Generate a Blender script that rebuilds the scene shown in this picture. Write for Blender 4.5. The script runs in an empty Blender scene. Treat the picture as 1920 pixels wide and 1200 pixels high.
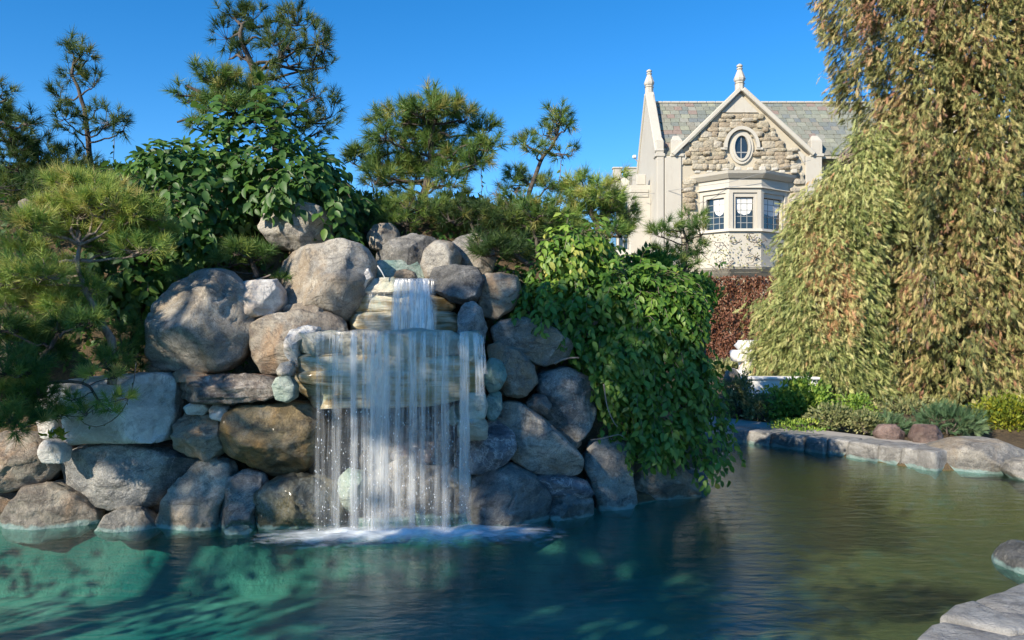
import bpy, math, random
import numpy as np
from mathutils import Vector, Matrix
S = bpy.context.scene
# ------------------------------------------------------------------ camera, sky, sun, exposure
FPX = 1493.0; CZ = 1.7; HY = 600.0
cam_d = bpy.data.cameras.new('camera'); cam = bpy.data.objects.new('camera', cam_d); S.collection.objects.link(cam)
cam_d.sensor_width = 36; cam_d.lens = FPX/1920*36; cam_d.clip_start = 0.05; cam_d.clip_end = 3000
cam.location = (0, 0, CZ); cam.rotation_euler = (math.radians(90), 0, 0)
S.camera = cam
SUN = Vector((-0.63, -0.70, 0.51)).normalized()
el = math.asin(SUN.z); az = math.atan2(SUN.x, SUN.y)
W = bpy.data.worlds.new('World'); S.world = W; W.use_nodes = True
wn = W.node_tree.nodes; wl = W.node_tree.links
bg = wn['Background']; bg.inputs['Strength'].default_value = 0.108
sky = wn.new('ShaderNodeTexSky'); sky.sky_type = 'NISHITA'; sky.sun_disc = False
sky.sun_elevation = el; sky.sun_rotation = az; sky.altitude = 1500; sky.air_density = 1.0; sky.dust_density = 0.0; sky.ozone_density = 4.0
hs = wn.new('ShaderNodeHueSaturation'); hs.inputs['Saturation'].default_value = 1.3
wl.new(sky.outputs[0], hs.inputs['Color']); wl.new(hs.outputs[0], bg.inputs['Color'])
sd = bpy.data.lights.new('sun', 'SUN'); sd.energy = 3.9; sd.angle = math.radians(0.53); sd.color = (1.0, 0.89, 0.72)
so = bpy.data.objects.new('sun', sd); S.collection.objects.link(so)
so.rotation_euler = (-SUN).to_track_quat('-Z', 'Y').to_euler()
S.view_settings.view_transform = 'Standard'; S.view_settings.look = 'None'; S.view_settings.gamma = 1; S.view_settings.use_curve_mapping = False
S.view_settings.exposure = 0.95
S.render.engine = 'CYCLES'
cy = S.cycles; cy.use_denoising = True; cy.max_bounces = 7; cy.diffuse_bounces = 3; cy.glossy_bounces = 3
cy.transmission_bounces = 4; cy.transparent_max_bounces = 32; cy.sample_clamp_indirect = 6; cy.caustics_reflective = False; cy.caustics_refractive = False
cy.use_adaptive_sampling = True; cy.adaptive_threshold = 0.02

# ------------------------------------------------------------------ helpers
rng = np.random.default_rng(7); random.seed(7)
def P(px, py, d): return np.array([(px-960)/FPX*d, d, CZ+(HY-py)/FPX*d])
C = S.collection
def tag(o, label=None, cat=None, group=None, kind=None):
    if label: o['label'] = label
    if cat: o['category'] = cat
    if group: o['group'] = group
    if kind: o['kind'] = kind
    return o
def empty(name, loc=(0, 0, 0), label=None, cat=None, group=None, kind=None):
    o = bpy.data.objects.new(name, None); C.objects.link(o); o.location = loc; o.empty_display_size = .1
    return tag(o, label, cat, group, kind)
def link(name, me, parent=None, mat=None, loc=None):
    if mat is not None and not me.materials: me.materials.append(mat)
    o = bpy.data.objects.new(name, me); C.objects.link(o)
    if parent is not None:
        o.parent = parent
        if loc is None: o.location = -Vector(parent.location)     # geometry in world coordinates
    if loc is not None: o.location = loc
    return o
def mesh_np(name, V, F, var=None, smooth=False):
    """V (n,3), F (m,3) or list of faces -> mesh, quick"""
    me = bpy.data.meshes.new(name)
    V = np.asarray(V, dtype=np.float32)
    if isinstance(F, np.ndarray):
        k = F.shape[1]; m = len(F)
        me.vertices.add(len(V)); me.vertices.foreach_set('co', V.ravel())
        me.loops.add(m*k); me.loops.foreach_set('vertex_index', F.astype(np.int32).ravel())
        me.polygons.add(m); me.polygons.foreach_set('loop_start', np.arange(0, m*k, k, dtype=np.int32))
        me.polygons.foreach_set('loop_total', np.full(m, k, dtype=np.int32))
    else:
        me.from_pydata(V.tolist(), [], F)
    if var is not None:
        a = me.attributes.new('var', 'FLOAT', 'POINT'); a.data.foreach_set('value', np.asarray(var, dtype=np.float32))
    me.update(calc_edges=True)
    if smooth: me.polygons.foreach_set('use_smooth', np.ones(len(me.polygons), dtype=bool))
    return me
_L = rng.random((32, 32, 32)).astype(np.float32)*2-1
def vnoise(p):
    p = np.asarray(p, dtype=np.float64); i = np.floor(p).astype(int); f = p-i; f = f*f*(3-2*f); r = 0
    for a in (0, 1):
        wa = f[..., 0] if a else 1-f[..., 0]
        for b in (0, 1):
            wb = f[..., 1] if b else 1-f[..., 1]
            for c in (0, 1):
                wc = f[..., 2] if c else 1-f[..., 2]
                r = r + wa*wb*wc*_L[(i[..., 0]+a) & 31, (i[..., 1]+b) & 31, (i[..., 2]+c) & 31]
    return r
def fbm(p, o=4, g=.5):
    s = 0; a = 1; p = np.asarray(p, dtype=np.float64)
    for k in range(o): s = s+a*vnoise(p+k*7.3); a *= g; p = p*2.03
    return s
def unit(v): return v/np.maximum(np.linalg.norm(v, axis=-1, keepdims=True), 1e-9)
class MB:
    """collects polygons into ONE mesh"""
    def __init__(s): s.v = []; s.f = []
    def box(s, x0, y0, z0, x1, y1, z1):
        n = len(s.v)
        s.v += [(x0, y0, z0), (x1, y0, z0), (x1, y1, z0), (x0, y1, z0), (x0, y0, z1), (x1, y0, z1), (x1, y1, z1), (x0, y1, z1)]
        s.f += [[n+i for i in q] for q in ((0, 3, 2, 1), (4, 5, 6, 7), (0, 1, 5, 4), (1, 2, 6, 5), (2, 3, 7, 6), (3, 0, 4, 7))]
        return s
    def prism(s, a, b):
        """two loops of equal length, capped"""
        n = len(s.v); k = len(a); s.v += [tuple(p) for p in a]+[tuple(p) for p in b]
        s.f.append([n+i for i in range(k)][::-1]); s.f.append([n+k+i for i in range(k)])
        for i in range(k): j = (i+1) % k; s.f.append([n+i, n+j, n+k+j, n+k+i])
        return s
    def loops(s, ls, cap=True, closed=True):
        n = len(s.v); k = len(ls[0])
        for l in ls: s.v += [tuple(p) for p in l]
        for r in range(len(ls)-1):
            for i in range(k if closed else k-1):
                j = (i+1) % k; s.f.append([n+r*k+i, n+r*k+j, n+(r+1)*k+j, n+(r+1)*k+i])
        if cap: s.f.append([n+i for i in range(k)][::-1]); s.f.append([n+(len(ls)-1)*k+i for i in range(k)])
        return s
    def build(s, name, mat, parent=None, smooth=False, bevel=0):
        me = bpy.data.meshes.new(name); me.from_pydata(s.v, [], s.f); me.update()
        import bmesh
        bm = bmesh.new(); bm.from_mesh(me); bmesh.ops.recalc_face_normals(bm, faces=bm.faces)
        if bevel: bmesh.ops.bevel(bm, geom=list(bm.edges), offset=bevel, segments=1, affect='EDGES', clamp_overlap=True)
        bm.to_mesh(me); bm.free()
        if smooth: me.polygons.foreach_set('use_smooth', np.ones(len(me.polygons), dtype=bool))
        return link(name, me, parent, mat)
class Cloud:
    """numpy accumulator of triangle templates and tubes"""
    def __init__(s): s.V = []; s.F = []; s.A = []; s.n = 0
    def raw(s, V, F, var):
        s.V.append(V); s.F.append(F+s.n); s.A.append(np.broadcast_to(var, (len(V),)).astype(np.float32)); s.n += len(V)
    def place(s, T, F, pos, X, Y, Z, sc, var):
        """T (k,3) template; X,Y,Z (N,3) axes"""
        N = len(pos); k = len(T)
        if N == 0: return
        sc = np.broadcast_to(np.asarray(sc, dtype=float), (N,))
        V = pos[:, None, :]+sc[:, None, None]*(T[None, :, 0:1]*X[:, None]+T[None, :, 1:2]*Y[:, None]+T[None, :, 2:3]*Z[:, None])
        FF = F[None]+(np.arange(N)*k)[:, None, None]
        s.raw(V.reshape(-1, 3), FF.reshape(-1, 3), np.repeat(np.broadcast_to(var, (N,)), k))
    def tube(s, pts, r, sides=5, var=.5):
        pts = np.asarray(pts, dtype=float); r = np.broadcast_to(np.asarray(r, dtype=float), (len(pts),))
        t = unit(np.gradient(pts, axis=0)); ref = np.array([.31, .17, .93]) if abs(t[0, 2]) < .9 else np.array([1., .1, 0])
        a = unit(np.cross(t, ref)); b = np.cross(t, a)
        th = np.arange(sides)/sides*2*math.pi
        V = pts[:, None]+r[:, None, None]*(a[:, None]*np.cos(th)[None, :, None]+b[:, None]*np.sin(th)[None, :, None])
        n = len(pts); i = np.arange(n-1)[:, None]*sides; j = np.arange(sides)[None]; j2 = (j+1) % sides
        A = i+j; B = i+j2; D = i+sides+j; E = i+sides+j2
        F = np.concatenate([np.stack([A, B, E], -1).reshape(-1, 3), np.stack([A, E, D], -1).reshape(-1, 3)])
        s.raw(V.reshape(-1, 3), F, var)
    def build(s, name, mat, parent=None, smooth=False):
        me = mesh_np(name, np.concatenate(s.V), np.concatenate(s.F), np.concatenate(s.A), smooth)
        return link(name, me, parent, mat)
def frames(d, roll=None):
    """axes with Y along d, random roll"""
    d = unit(d); N = len(d)
    r = unit(rng.normal(size=(N, 3))); X = unit(np.cross(d, r)); Z = np.cross(X, d)
    return X, d, Z
def curvy(a, b, n=8, wob=.06, seed=0):
    a = np.asarray(a, float); b = np.asarray(b, float); L = np.linalg.norm(b-a); t = np.linspace(0, 1, n)[:, None]
    p = a+(b-a)*t
    w = np.stack([fbm(np.stack([t[:, 0]*2.3+seed*3.1+k*9, t[:, 0]*0+seed, t[:, 0]*0+k], -1), 2) for k in range(3)], -1)
    return p+w*L*wob*(np.sin(t*math.pi))
def smooth_path(pts, n=16):
    pts = np.asarray(pts, float); m = len(pts); t = np.linspace(0, m-1, n); out = []
    for u in t:
        i = min(int(u), m-2); f = u-i; p0 = pts[max(i-1, 0)]; p1 = pts[i]; p2 = pts[i+1]; p3 = pts[min(i+2, m-1)]
        out.append(.5*((2*p1)+(-p0+p2)*f+(2*p0-5*p1+4*p2-p3)*f*f+(-p0+3*p1-3*p2+p3)*f**3))
    return np.array(out)

# ------------------------------------------------------------------ materials
def newmat(name):
    m = bpy.data.materials.new(name); m.use_nodes = True; nt = m.node_tree; nt.nodes.clear()
    return m, nt, nt.nodes, nt.links
def N(nt, t, **k):
    n = nt.nodes.new(t)
    for a, b in k.items():
        if a.startswith('i_'): n.inputs[a[2:].replace('_', ' ')].default_value = b
        else: setattr(n, a, b)
    return n
def ramp(nt, src, stops, interp='LINEAR'):
    r = nt.nodes.new('ShaderNodeValToRGB'); r.color_ramp.interpolation = interp; e = r.color_ramp.elements
    while len(e) < len(stops): e.new(.5)
    for q, (p, c) in zip(e, stops):
        q.position = p; q.color = (*c, 1) if isinstance(c, tuple) else (c, c, c, 1)
    nt.links.new(src, r.inputs[0]); return r.outputs[0]
def noise(nt, vec, scale, detail=4, rough=.55, dist=0.):
    n = nt.nodes.new('ShaderNodeTexNoise'); n.inputs['Scale'].default_value = scale; n.inputs['Detail'].default_value = detail
    n.inputs['Roughness'].default_value = rough; n.inputs['Distortion'].default_value = dist
    if vec is not None: nt.links.new(vec, n.inputs['Vector'])
    return n.outputs['Fac']
def mixc(nt, fac, a, b, bt='MIX'):
    m = nt.nodes.new('ShaderNodeMix'); m.data_type = 'RGBA'; m.blend_type = bt
    for i, v in ((0, fac), (6, a), (7, b)):
        if hasattr(v, 'links'): nt.links.new(v, m.inputs[i])
        elif isinstance(v, (int, float)): m.inputs[i].default_value = v if i == 0 else (v, v, v, 1)
        else: m.inputs[i].default_value = (*v, 1)
    return m.outputs[2]
def mth(nt, op, a, b=0., c=None, clamp=False):
    m = nt.nodes.new('ShaderNodeMath'); m.operation = op; m.use_clamp = clamp
    for i, v in enumerate((a, b) if c is None else (a, b, c)):
        if hasattr(v, 'links'): nt.links.new(v, m.inputs[i])
        else: m.inputs[i].default_value = v
    return m.outputs[0]
def vmap(nt, vec, scale=(1, 1, 1), loc=(0, 0, 0), rot=(0, 0, 0)):
    m = nt.nodes.new('ShaderNodeMapping'); m.inputs['Scale'].default_value = scale; m.inputs['Location'].default_value = loc; m.inputs['Rotation'].default_value = rot
    nt.links.new(vec, m.inputs['Vector']); return m.outputs[0]
def bump(nt, h, strength=.5, dist=.02, prev=None):
    b = nt.nodes.new('ShaderNodeBump'); b.inputs['Strength'].default_value = strength; b.inputs['Distance'].default_value = dist
    nt.links.new(h, b.inputs['Height'])
    if prev is not None: nt.links.new(prev, b.inputs['Normal'])
    return b.outputs[0]
def finish(nt, col, rough=.8, normal=None, spec=.3, coat=0.):
    p = nt.nodes.new('ShaderNodeBsdfPrincipled'); o = nt.nodes.new('ShaderNodeOutputMaterial')
    for k, v in (('Base Color', col), ('Roughness', rough)):
        if hasattr(v, 'links'): nt.links.new(v, p.inputs[k])
        elif isinstance(v, tuple): p.inputs[k].default_value = (*v, 1)
        else: p.inputs[k].default_value = v
    p.inputs['Specular IOR Level'].default_value = spec
    if coat: p.inputs['Coat Weight'].default_value = coat; p.inputs['Coat Roughness'].default_value = .15
    if normal is not None: nt.links.new(normal, p.inputs['Normal'])
    nt.links.new(p.outputs[0], o.inputs[0]); return p
def geo(nt):
    g = nt.nodes.new('ShaderNodeNewGeometry'); return g.outputs['Position']
def wpos(nt, k=3.7):
    """world position shifted by a per-object random amount, so look-alikes differ"""
    g = geo(nt); oi = nt.nodes.new('ShaderNodeObjectInfo')
    sc = mth(nt, 'MULTIPLY', oi.outputs['Random'], 40.)
    cb = nt.nodes.new('ShaderNodeCombineXYZ'); nt.links.new(sc, cb.inputs[0]); nt.links.new(sc, cb.inputs[1])
    a = nt.nodes.new('ShaderNodeVectorMath'); a.operation = 'ADD'; nt.links.new(g, a.inputs[0]); nt.links.new(cb.outputs[0], a.inputs[1])
    return a.outputs[0], g
def rockmat(name, c1, c2, dark, light, grain=.35, vein=0., stain=None, layer=0., rough=.72, rot=(0, .5, .3), coat=0., waterline=True):
    m, nt, ns, ls = newmat(name)
    v, g = wpos(nt)
    big = ramp(nt, noise(nt, v, 2.6, 5, .6, .6), [(.36, 0.), (.62, 1.)])
    col = mixc(nt, big, c1, c2)
    st = vmap(nt, v, (2.0, 2.0, 9.0 if layer else 4.5), rot=rot)
    strk = ramp(nt, noise(nt, st, 2.2, 6, .65, .8), [(.50, 0.), (.68, 1.)])
    col = mixc(nt, mth(nt, 'MULTIPLY', strk, .85), col, dark)
    lt = ramp(nt, noise(nt, v, 4.2, 6, .68, 1.2), [(.52, 0.), (.66, 1.)])
    col = mixc(nt, mth(nt, 'MULTIPLY', lt, .7), col, light)
    pat = ramp(nt, noise(nt, vmap(nt, v, (1, 1, 1.3), (5, 1, 9)), 1.5, 8, .72, .9), [(.47, 0.), (.57, 1.)])
    col = mixc(nt, mth(nt, 'MULTIPLY', pat, .55), col, dark)
    if stain:
        sn = ramp(nt, noise(nt, vmap(nt, v, (1, 1, .55), (3, 8, 1)), 2.3, 4, .6, .5), [(.50, 0.), (.62, 1.)])
        col = mixc(nt, mth(nt, 'MULTIPLY', sn, .8), col, stain)
    if vein:
        vn = noise(nt, vmap(nt, v, (1, 1, 1), rot=(.7, .4, .9)), 2.1, 7, .6, 2.4)
        band = mth(nt, 'ABSOLUTE', mth(nt, 'SUBTRACT', vn, .5))
        vm = ramp(nt, band, [(.0, 1.), (.022, 0.)])
        col = mixc(nt, mth(nt, 'MULTIPLY', vm, vein), col, light)
    ck = noise(nt, vmap(nt, v, (1, 1.3, .8), (9, 2, 5)), 1.7, 8, .62, 1.6)
    crack = ramp(nt, mth(nt, 'ABSOLUTE', mth(nt, 'SUBTRACT', ck, .5)), [(.0, 1.), (.010, 0.)])
    col = mixc(nt, mth(nt, 'MULTIPLY', crack, .45), col, tuple(x*.25 for x in dark))
    gr = noise(nt, v, 95, 3, .8)
    gm = ramp(nt, gr, [(.34, 1-grain*.8), (.5, 1.), (.66, 1+grain*.6)])
    col = mixc(nt, 1., col, gm, 'MULTIPLY')
    sp = ramp(nt, noise(nt, v, 170, 2, .6), [(.28, 1.), (.36, 0.)])
    col = mixc(nt, mth(nt, 'MULTIPLY', sp, grain*.9), col, (.03, .03, .035))
    rg = mth(nt, 'MULTIPLY_ADD', big, .15, rough-.08)
    if waterline:      # lime scale and damp band just above the pond
        sx = nt.nodes.new('ShaderNodeSeparateXYZ'); ls.new(g, sx.inputs[0])
        zz = mth(nt, 'ADD', sx.outputs[2], mth(nt, 'MULTIPLY', mth(nt, 'SUBTRACT', noise(nt, v, 9, 3), .5), .09))
        wet = ramp(nt, zz, [(.08, 1.), (.36, 0.)]); scale = ramp(nt, zz, [(.0, .75), (.022, .75), (.04, 0.)])
        col = mixc(nt, mth(nt, 'MULTIPLY', wet, .7), col, mixc(nt, .5, col, (.02, .03, .03)))
        col = mixc(nt, scale, col, (.25, .38, .36)); rg = mth(nt, 'SUBTRACT', rg, mth(nt, 'MULTIPLY', wet, .35))
    h = mth(nt, 'ADD', mth(nt, 'MULTIPLY', gr, .12), mth(nt, 'ADD', noise(nt, v, 13, 8, .7, .4), mth(nt, 'MULTIPLY', strk, .25)))
    b = bump(nt, h, 1., .036)
    b = bump(nt, mth(nt, 'SUBTRACT', 1., crack), .3, .01, b)
    finish(nt, col, rg, b, .35, coat)
    return m
M = {}
M['granite'] = rockmat('granite', (.31, .295, .265), (.46, .43, .375), (.12, .115, .11), (.62, .58, .50), .36, .2, (.34, .27, .19))
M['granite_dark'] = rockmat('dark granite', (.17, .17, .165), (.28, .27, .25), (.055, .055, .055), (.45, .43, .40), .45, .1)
M['granite_blue'] = rockmat('blue granite', (.22, .225, .225), (.36, .345, .32), (.08, .085, .09), (.52, .50, .46), .4, .45)
M['granite_tan'] = rockmat('tan granite', (.38, .34, .27), (.32, .28, .23), (.13, .105, .09), (.54, .49, .41), .32, .15, (.38, .25, .15))
M['marble'] = rockmat('white limestone', (.86, .84, .80), (.74, .72, .68), (.42, .39, .37), (.90, .89, .86), .12, .3, (.50, .42, .35), rough=.6)
M['brown'] = rockmat('wet brown rock', (.22, .165, .085), (.33, .25, .13), (.05, .04, .025), (.33, .29, .22), .35, .2, (.25, .15, .045), rough=.42, coat=.35)
M['mossy'] = rockmat('wet mottled rock', (.10, .11, .10), (.19, .18, .13), (.03, .035, .04), (.22, .25, .24), .5, .5, (.17, .14, .07), rough=.4, coat=.35)
M['marbled'] = rockmat('veined grey rock', (.13, .14, .18), (.22, .22, .24), (.05, .055, .07), (.50, .49, .48), .3, .9, (.20, .15, .13), rough=.5, coat=.2)
M['teal'] = rockmat('lime crusted rock', (.24, .36, .32), (.36, .42, .36), (.10, .16, .15), (.55, .60, .54), .2, .2, (.16, .30, .26), rough=.55)
M['cream'] = rockmat('cream travertine', (.66, .61, .49), (.72, .68, .57), (.38, .33, .23), (.80, .77, .68), .16, .2, (.42, .46, .34), rough=.5, layer=1)
M['russet'] = rockmat('russet rock', (.20, .13, .11), (.27, .19, .165), (.09, .06, .05), (.36, .29, .26), .3, .1)
M['layered'] = rockmat('layered bark like rock', (.34, .30, .26), (.22, .18, .15), (.05, .045, .04), (.62, .58, .52), .3, .2, (.34, .17, .10), layer=1, rot=(0, .05, 0))
def travertine(name):
    m, nt, ns, ls = newmat(name)
    g = geo(nt)
    v = vmap(nt, g, (1.2, 1.2, 15.))
    a = noise(nt, v, 1.5, 7, .62, .7)
    col = ramp(nt, a, [(.28, (.06, .05, .03)), (.38, (.30, .24, .13)), (.46, (.55, .45, .28)), (.53, (.74, .69, .56)), (.60, (.42, .40, .27)), (.70, (.74, .72, .63))])
    gold = ramp(nt, noise(nt, vmap(nt, g, (1, 1, 1.6), (4, 4, 4)), 3.0, 4, .6, .4), [(.5, 0.), (.62, 1.)])
    col = mixc(nt, mth(nt, 'MULTIPLY', gold, .75), col, mixc(nt, a, (.20, .12, .02), (.42, .27, .07)))
    tl = ramp(nt, noise(nt, vmap(nt, g, (1, 1, 1.2), (14, 1, 7)), 4.2, 4, .6), [(.54, 0.), (.64, 1.)])
    col = mixc(nt, mth(nt, 'MULTIPLY', tl, .55), col, (.36, .50, .44))
    n2 = noise(nt, vmap(nt, g, (2, 2, 34)), 2, 6, .7, .5)
    b = bump(nt, mth(nt, 'ADD', a, mth(nt, 'MULTIPLY', n2, .5)), .9, .03)
    finish(nt, col, .38, b, .4, .3); return m
M['travertine'] = travertine('algae stained travertine')
def leafmat(name, stops, trans=.45, gloss=.03, rough=.55):
    m, nt, ns, ls = newmat(name)
    at = N(nt, 'ShaderNodeAttribute', attribute_name='var')
    col = ramp(nt, at.outputs['Fac'], stops)
    d = N(nt, 'ShaderNodeBsdfDiffuse'); t = N(nt, 'ShaderNodeBsdfTranslucent'); g = N(nt, 'ShaderNodeBsdfGlossy'); g.inputs['Roughness'].default_value = rough
    ls.new(col, d.inputs[0]); tc = mixc(nt, .35, col, (.30, .42, .05)); tc2 = mixc(nt, .5, col, tc); ls.new(tc2, t.inputs[0])
    mx = N(nt, 'ShaderNodeMixShader'); mx.inputs[0].default_value = trans; ls.new(d.outputs[0], mx.inputs[1]); ls.new(t.outputs[0], mx.inputs[2])
    m2 = N(nt, 'ShaderNodeMixShader'); m2.inputs[0].default_value = gloss; ls.new(mx.outputs[0], m2.inputs[1]); ls.new(g.outputs[0], m2.inputs[2])
    o = N(nt, 'ShaderNodeOutputMaterial'); ls.new(m2.outputs[0], o.inputs[0]); return m
M['needle_dark'] = leafmat('dark pine needles', [(0, (.025, .06, .022)), (.5, (.07, .13, .035)), (.85, (.16, .20, .045)), (1, (.22, .19, .06))], .25)
M['needle'] = leafmat('green pine needles', [(0, (.045, .11, .03)), (.5, (.13, .23, .05)), (.85, (.26, .32, .07)), (1, (.42, .32, .11))], .3)
M['needle_bright'] = leafmat('yellow green pine needles', [(0, (.08, .19, .04)), (.4, (.26, .38, .08)), (.8, (.42, .46, .10)), (1, (.52, .42, .16))], .3)
M['vine'] = leafmat('vine leaf', [(0, (.04, .12, .022)), (.5, (.12, .25, .035)), (.85, (.27, .41, .06)), (1, (.52, .52, .12))], .4, .035, .5)
M['bigleaf'] = leafmat('broad vine leaf', [(0, (.03, .09, .02)), (.6, (.08, .18, .035)), (.9, (.18, .31, .05)), (1, (.36, .42, .08))], .35, .035, .5)
M['cypress'] = leafmat('cypress sprays', [(0, (.06, .08, .03)), (.3, (.22, .24, .08)), (.55, (.42, .39, .15)), (.75, (.52, .40, .19)), (.88, (.44, .23, .12)), (1, (.24, .13, .085))], .12, .03)
M['cypress_lime'] = leafmat('pale cypress sprays', [(0, (.13, .17, .05)), (.3, (.32, .37, .12)), (.6, (.50, .50, .20)), (.85, (.56, .50, .23)), (1, (.50, .28, .14))], .12, .03)
M['shrub'] = leafmat('shrub leaf', [(0, (.08, .18, .03)), (.5, (.22, .36, .05)), (1, (.48, .54, .09))], .35)
M['shrub_yellow'] = leafmat('yellow shrub leaf', [(0, (.10, .16, .02)), (.5, (.26, .30, .03)), (1, (.55, .46, .04))], .35)
M['shrub_grey'] = leafmat('olive shrub leaf', [(0, (.10, .14, .06)), (.5, (.25, .27, .11)), (1, (.42, .38, .18))], .3)
M['juniper'] = leafmat('blue green juniper', [(0, (.05, .11, .05)), (.6, (.11, .19, .09)), (1, (.22, .28, .13))], .2)
M['redivy'] = leafmat('red ivy leaf', [(0, (.10, .045, .03)), (.5, (.24, .10, .06)), (.85, (.34, .17, .10)), (1, (.22, .24, .09))], .3)
M['shade_leaf'] = leafmat('tree leaf', [(0, (.03, .08, .02)), (1, (.10, .18, .04))], .3)
def barkmat(name, a, b, sc=14):
    m, nt, ns, ls = newmat(name); g = geo(nt); n = noise(nt, vmap(nt, g, (1, 1, .35)), sc, 6, .7, .6)
    finish(nt, ramp(nt, n, [(.35, a), (.65, b)]), .9, bump(nt, n, .8, .02), .2); return m
M['bark'] = barkmat('pine bark', (.04, .034, .03), (.17, .14, .12)); M['bark_pale'] = barkmat('pale twig', (.16, .12, .09), (.36, .30, .25), 30)
# ------------------------------------------------------------------ terrain, pond, water
POND = np.array([(-14, 6.9), (-4.5, 6.75), (-2, 6.8), (0, 7.0), (1.0, 7.2), (1.6, 7.75), (2.05, 8.6), (2.6, 10.0), (2.9, 11.25), (3.3, 11.0), (4.1, 10.0), (4.75, 9.0),
                 (6.4, 9.0), (7.2, 7.4), (5.4, 5.9), (3.9, 5.35), (3.1, 4.75), (2.5, 4.25), (2.0, 3.75), (1.2, 2.9), (0.2, 2.2), (-4, 1.9), (-14, 2.2)])
def sdf(x, y):
    px = np.stack([x, y], -1); a = POND; b = np.roll(POND, -1, axis=0); best = np.full(x.shape, 1e9); ins = np.zeros(x.shape, bool)
    for p, q in zip(a, b):
        e = q-p; w = px-p; t = np.clip((w@e)/(e@e), 0, 1); dd = np.linalg.norm(w-t[..., None]*e, axis=-1); best = np.minimum(best, dd)
        c = ((p[1] > y) != (q[1] > y)) & (x < (q[0]-p[0])*(y-p[1])/(q[1]-p[1]+1e-12)+p[0]); ins ^= c
    return np.where(ins, -best, best)
def sstep(a, b, x): t = np.clip((x-a)/(b-a), 0, 1); return t*t*(3-2*t)
def height(x, y):
    s = sdf(x, y)
    base = np.where(s < 0, -.62, .08+.16*sstep(1.3, 3, s)); base = np.where((s > -.45) & (s <= 0), -.62+(s+.45)/.45*.64, base)
    mask = sstep(2.35, 1.15, x-.10*(y-8))*sstep(5.2, 6.4, y)*sstep(15.5, 11.5, y)
    m = 2.75*sstep(0.0, 1.75, s)*mask*np.where(s > 0, 1, 0)
    m = m+.5*sstep(1.2, 3.5, s)*sstep(-1.2, -4, x)*mask
    n = fbm(np.stack([x*1.3, y*1.3, x*0], -1), 4)*.10*np.where(s > .1, 1, 0)*sstep(60, 20, np.abs(y))*(.15+.85*mask)
    return base+m+n
def axis(lo, hi, near_lo, near_hi, step):
    c = list(np.arange(near_lo, near_hi, step)); a = near_lo; g = step
    while a > lo: g *= 1.5; a -= g; c.insert(0, a)
    a = near_hi; g = step
    while a < hi: c.append(a); g *= 1.5; a += g
    c.append(hi*1.1); return np.array(c)
gx = axis(-900, 900, -9, 9, .12); gy = axis(-900, 1500, 1.5, 15, .12)
XX, YY = np.meshgrid(gx, gy, indexing='ij'); ZZ = height(XX, YY)
nx, ny = XX.shape; idx = np.arange(nx*ny).reshape(nx, ny)
F = np.stack([idx[:-1, :-1], idx[1:, :-1], idx[1:, 1:], idx[:-1, 1:]], -1).reshape(-1, 4)
m, nt, ns, ls = newmat('painted pond floor'); g = geo(nt); M['floor'] = m
def floorcol(nt, ls, g):
    n1 = noise(nt, g, 1.1, 4, .55, .4); n2 = noise(nt, g, 5, 5, .6); sx = N(nt, 'ShaderNodeSeparateXYZ'); ls.new(g, sx.inputs[0])
    col = mixc(nt, ramp(nt, n1, [(.40, 0.), (.66, 1.)]), (.04, .27, .24), (.25, .54, .42))
    tan = ramp(nt, mth(nt, 'ADD', mth(nt, 'MULTIPLY', sx.outputs[0], .16), mth(nt, 'MULTIPLY', n1, .5)), [(.42, 0.), (.62, 1.)])
    col = mixc(nt, tan, col, mixc(nt, n2, (.13, .095, .035), (.26, .20, .09)))
    col = mixc(nt, ramp(nt, n2, [(.55, 0.), (.7, .5)]), col, (.10, .20, .17)); return col, n2
col, n2 = floorcol(nt, ls, g); finish(nt, col, .8, bump(nt, n2, .5, .05))
m, nt, ns, ls = newmat('earth and leaf litter'); g = geo(nt)
n1 = noise(nt, g, 3, 8, .7, .5); n2 = noise(nt, g, 30, 5, .75)
col = mixc(nt, ramp(nt, n1, [(.4, 0.), (.6, 1.)]), (.085, .065, .045), (.16, .12, .075)); col = mixc(nt, ramp(nt, n2, [(.5, 0.), (.62, .6)]), col, (.24, .17, .09))
fc, _ = floorcol(nt, ls, g); sz = N(nt, 'ShaderNodeSeparateXYZ'); ls.new(g, sz.inputs[0]); col = mixc(nt, ramp(nt, mth(nt, 'ADD', sz.outputs[2], .5), [(.49, 1.), (.52, 0.)]), col, fc)
finish(nt, col, .95, bump(nt, mth(nt, 'ADD', n1, n2), .8, .05), .1); M['earth'] = m
o = link('ground', mesh_np('ground', np.stack([XX, YY, ZZ], -1).reshape(-1, 3), F, smooth=True), None, M['earth']); tag(o, kind='structure')
o = MB().box(-15, 1, -.8, 8.2, 12, -.52).build('pond_floor', M['floor']); tag(o, kind='structure')
m, nt, ns, ls = newmat('pond water'); g = geo(nt)
w1 = noise(nt, vmap(nt, g, (1.6, 4.2, 1)), 2.2, 3, .55, .5); w2 = noise(nt, vmap(nt, g, (1.0, 2.4, 1)), 9, 3, .5, .3)
nb = bump(nt, mth(nt, 'ADD', w1, mth(nt, 'MULTIPLY', w2, .20)), .27, .045)
gl = N(nt, 'ShaderNodeBsdfGlossy'); gl.inputs['Roughness'].default_value = .21; gl.inputs['Color'].default_value = (.86, .92, .88, 1); ls.new(nb, gl.inputs['Normal'])
tr = N(nt, 'ShaderNodeBsdfTransparent'); tr.inputs[0].default_value = (.52, .72, .70, 1)
gm_ = nt.nodes.new('ShaderNodeNewGeometry'); vm = N(nt, 'ShaderNodeVectorMath', operation='DOT_PRODUCT'); ls.new(gm_.outputs['Incoming'], vm.inputs[0]); ls.new(nb, vm.inputs[1])
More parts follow.
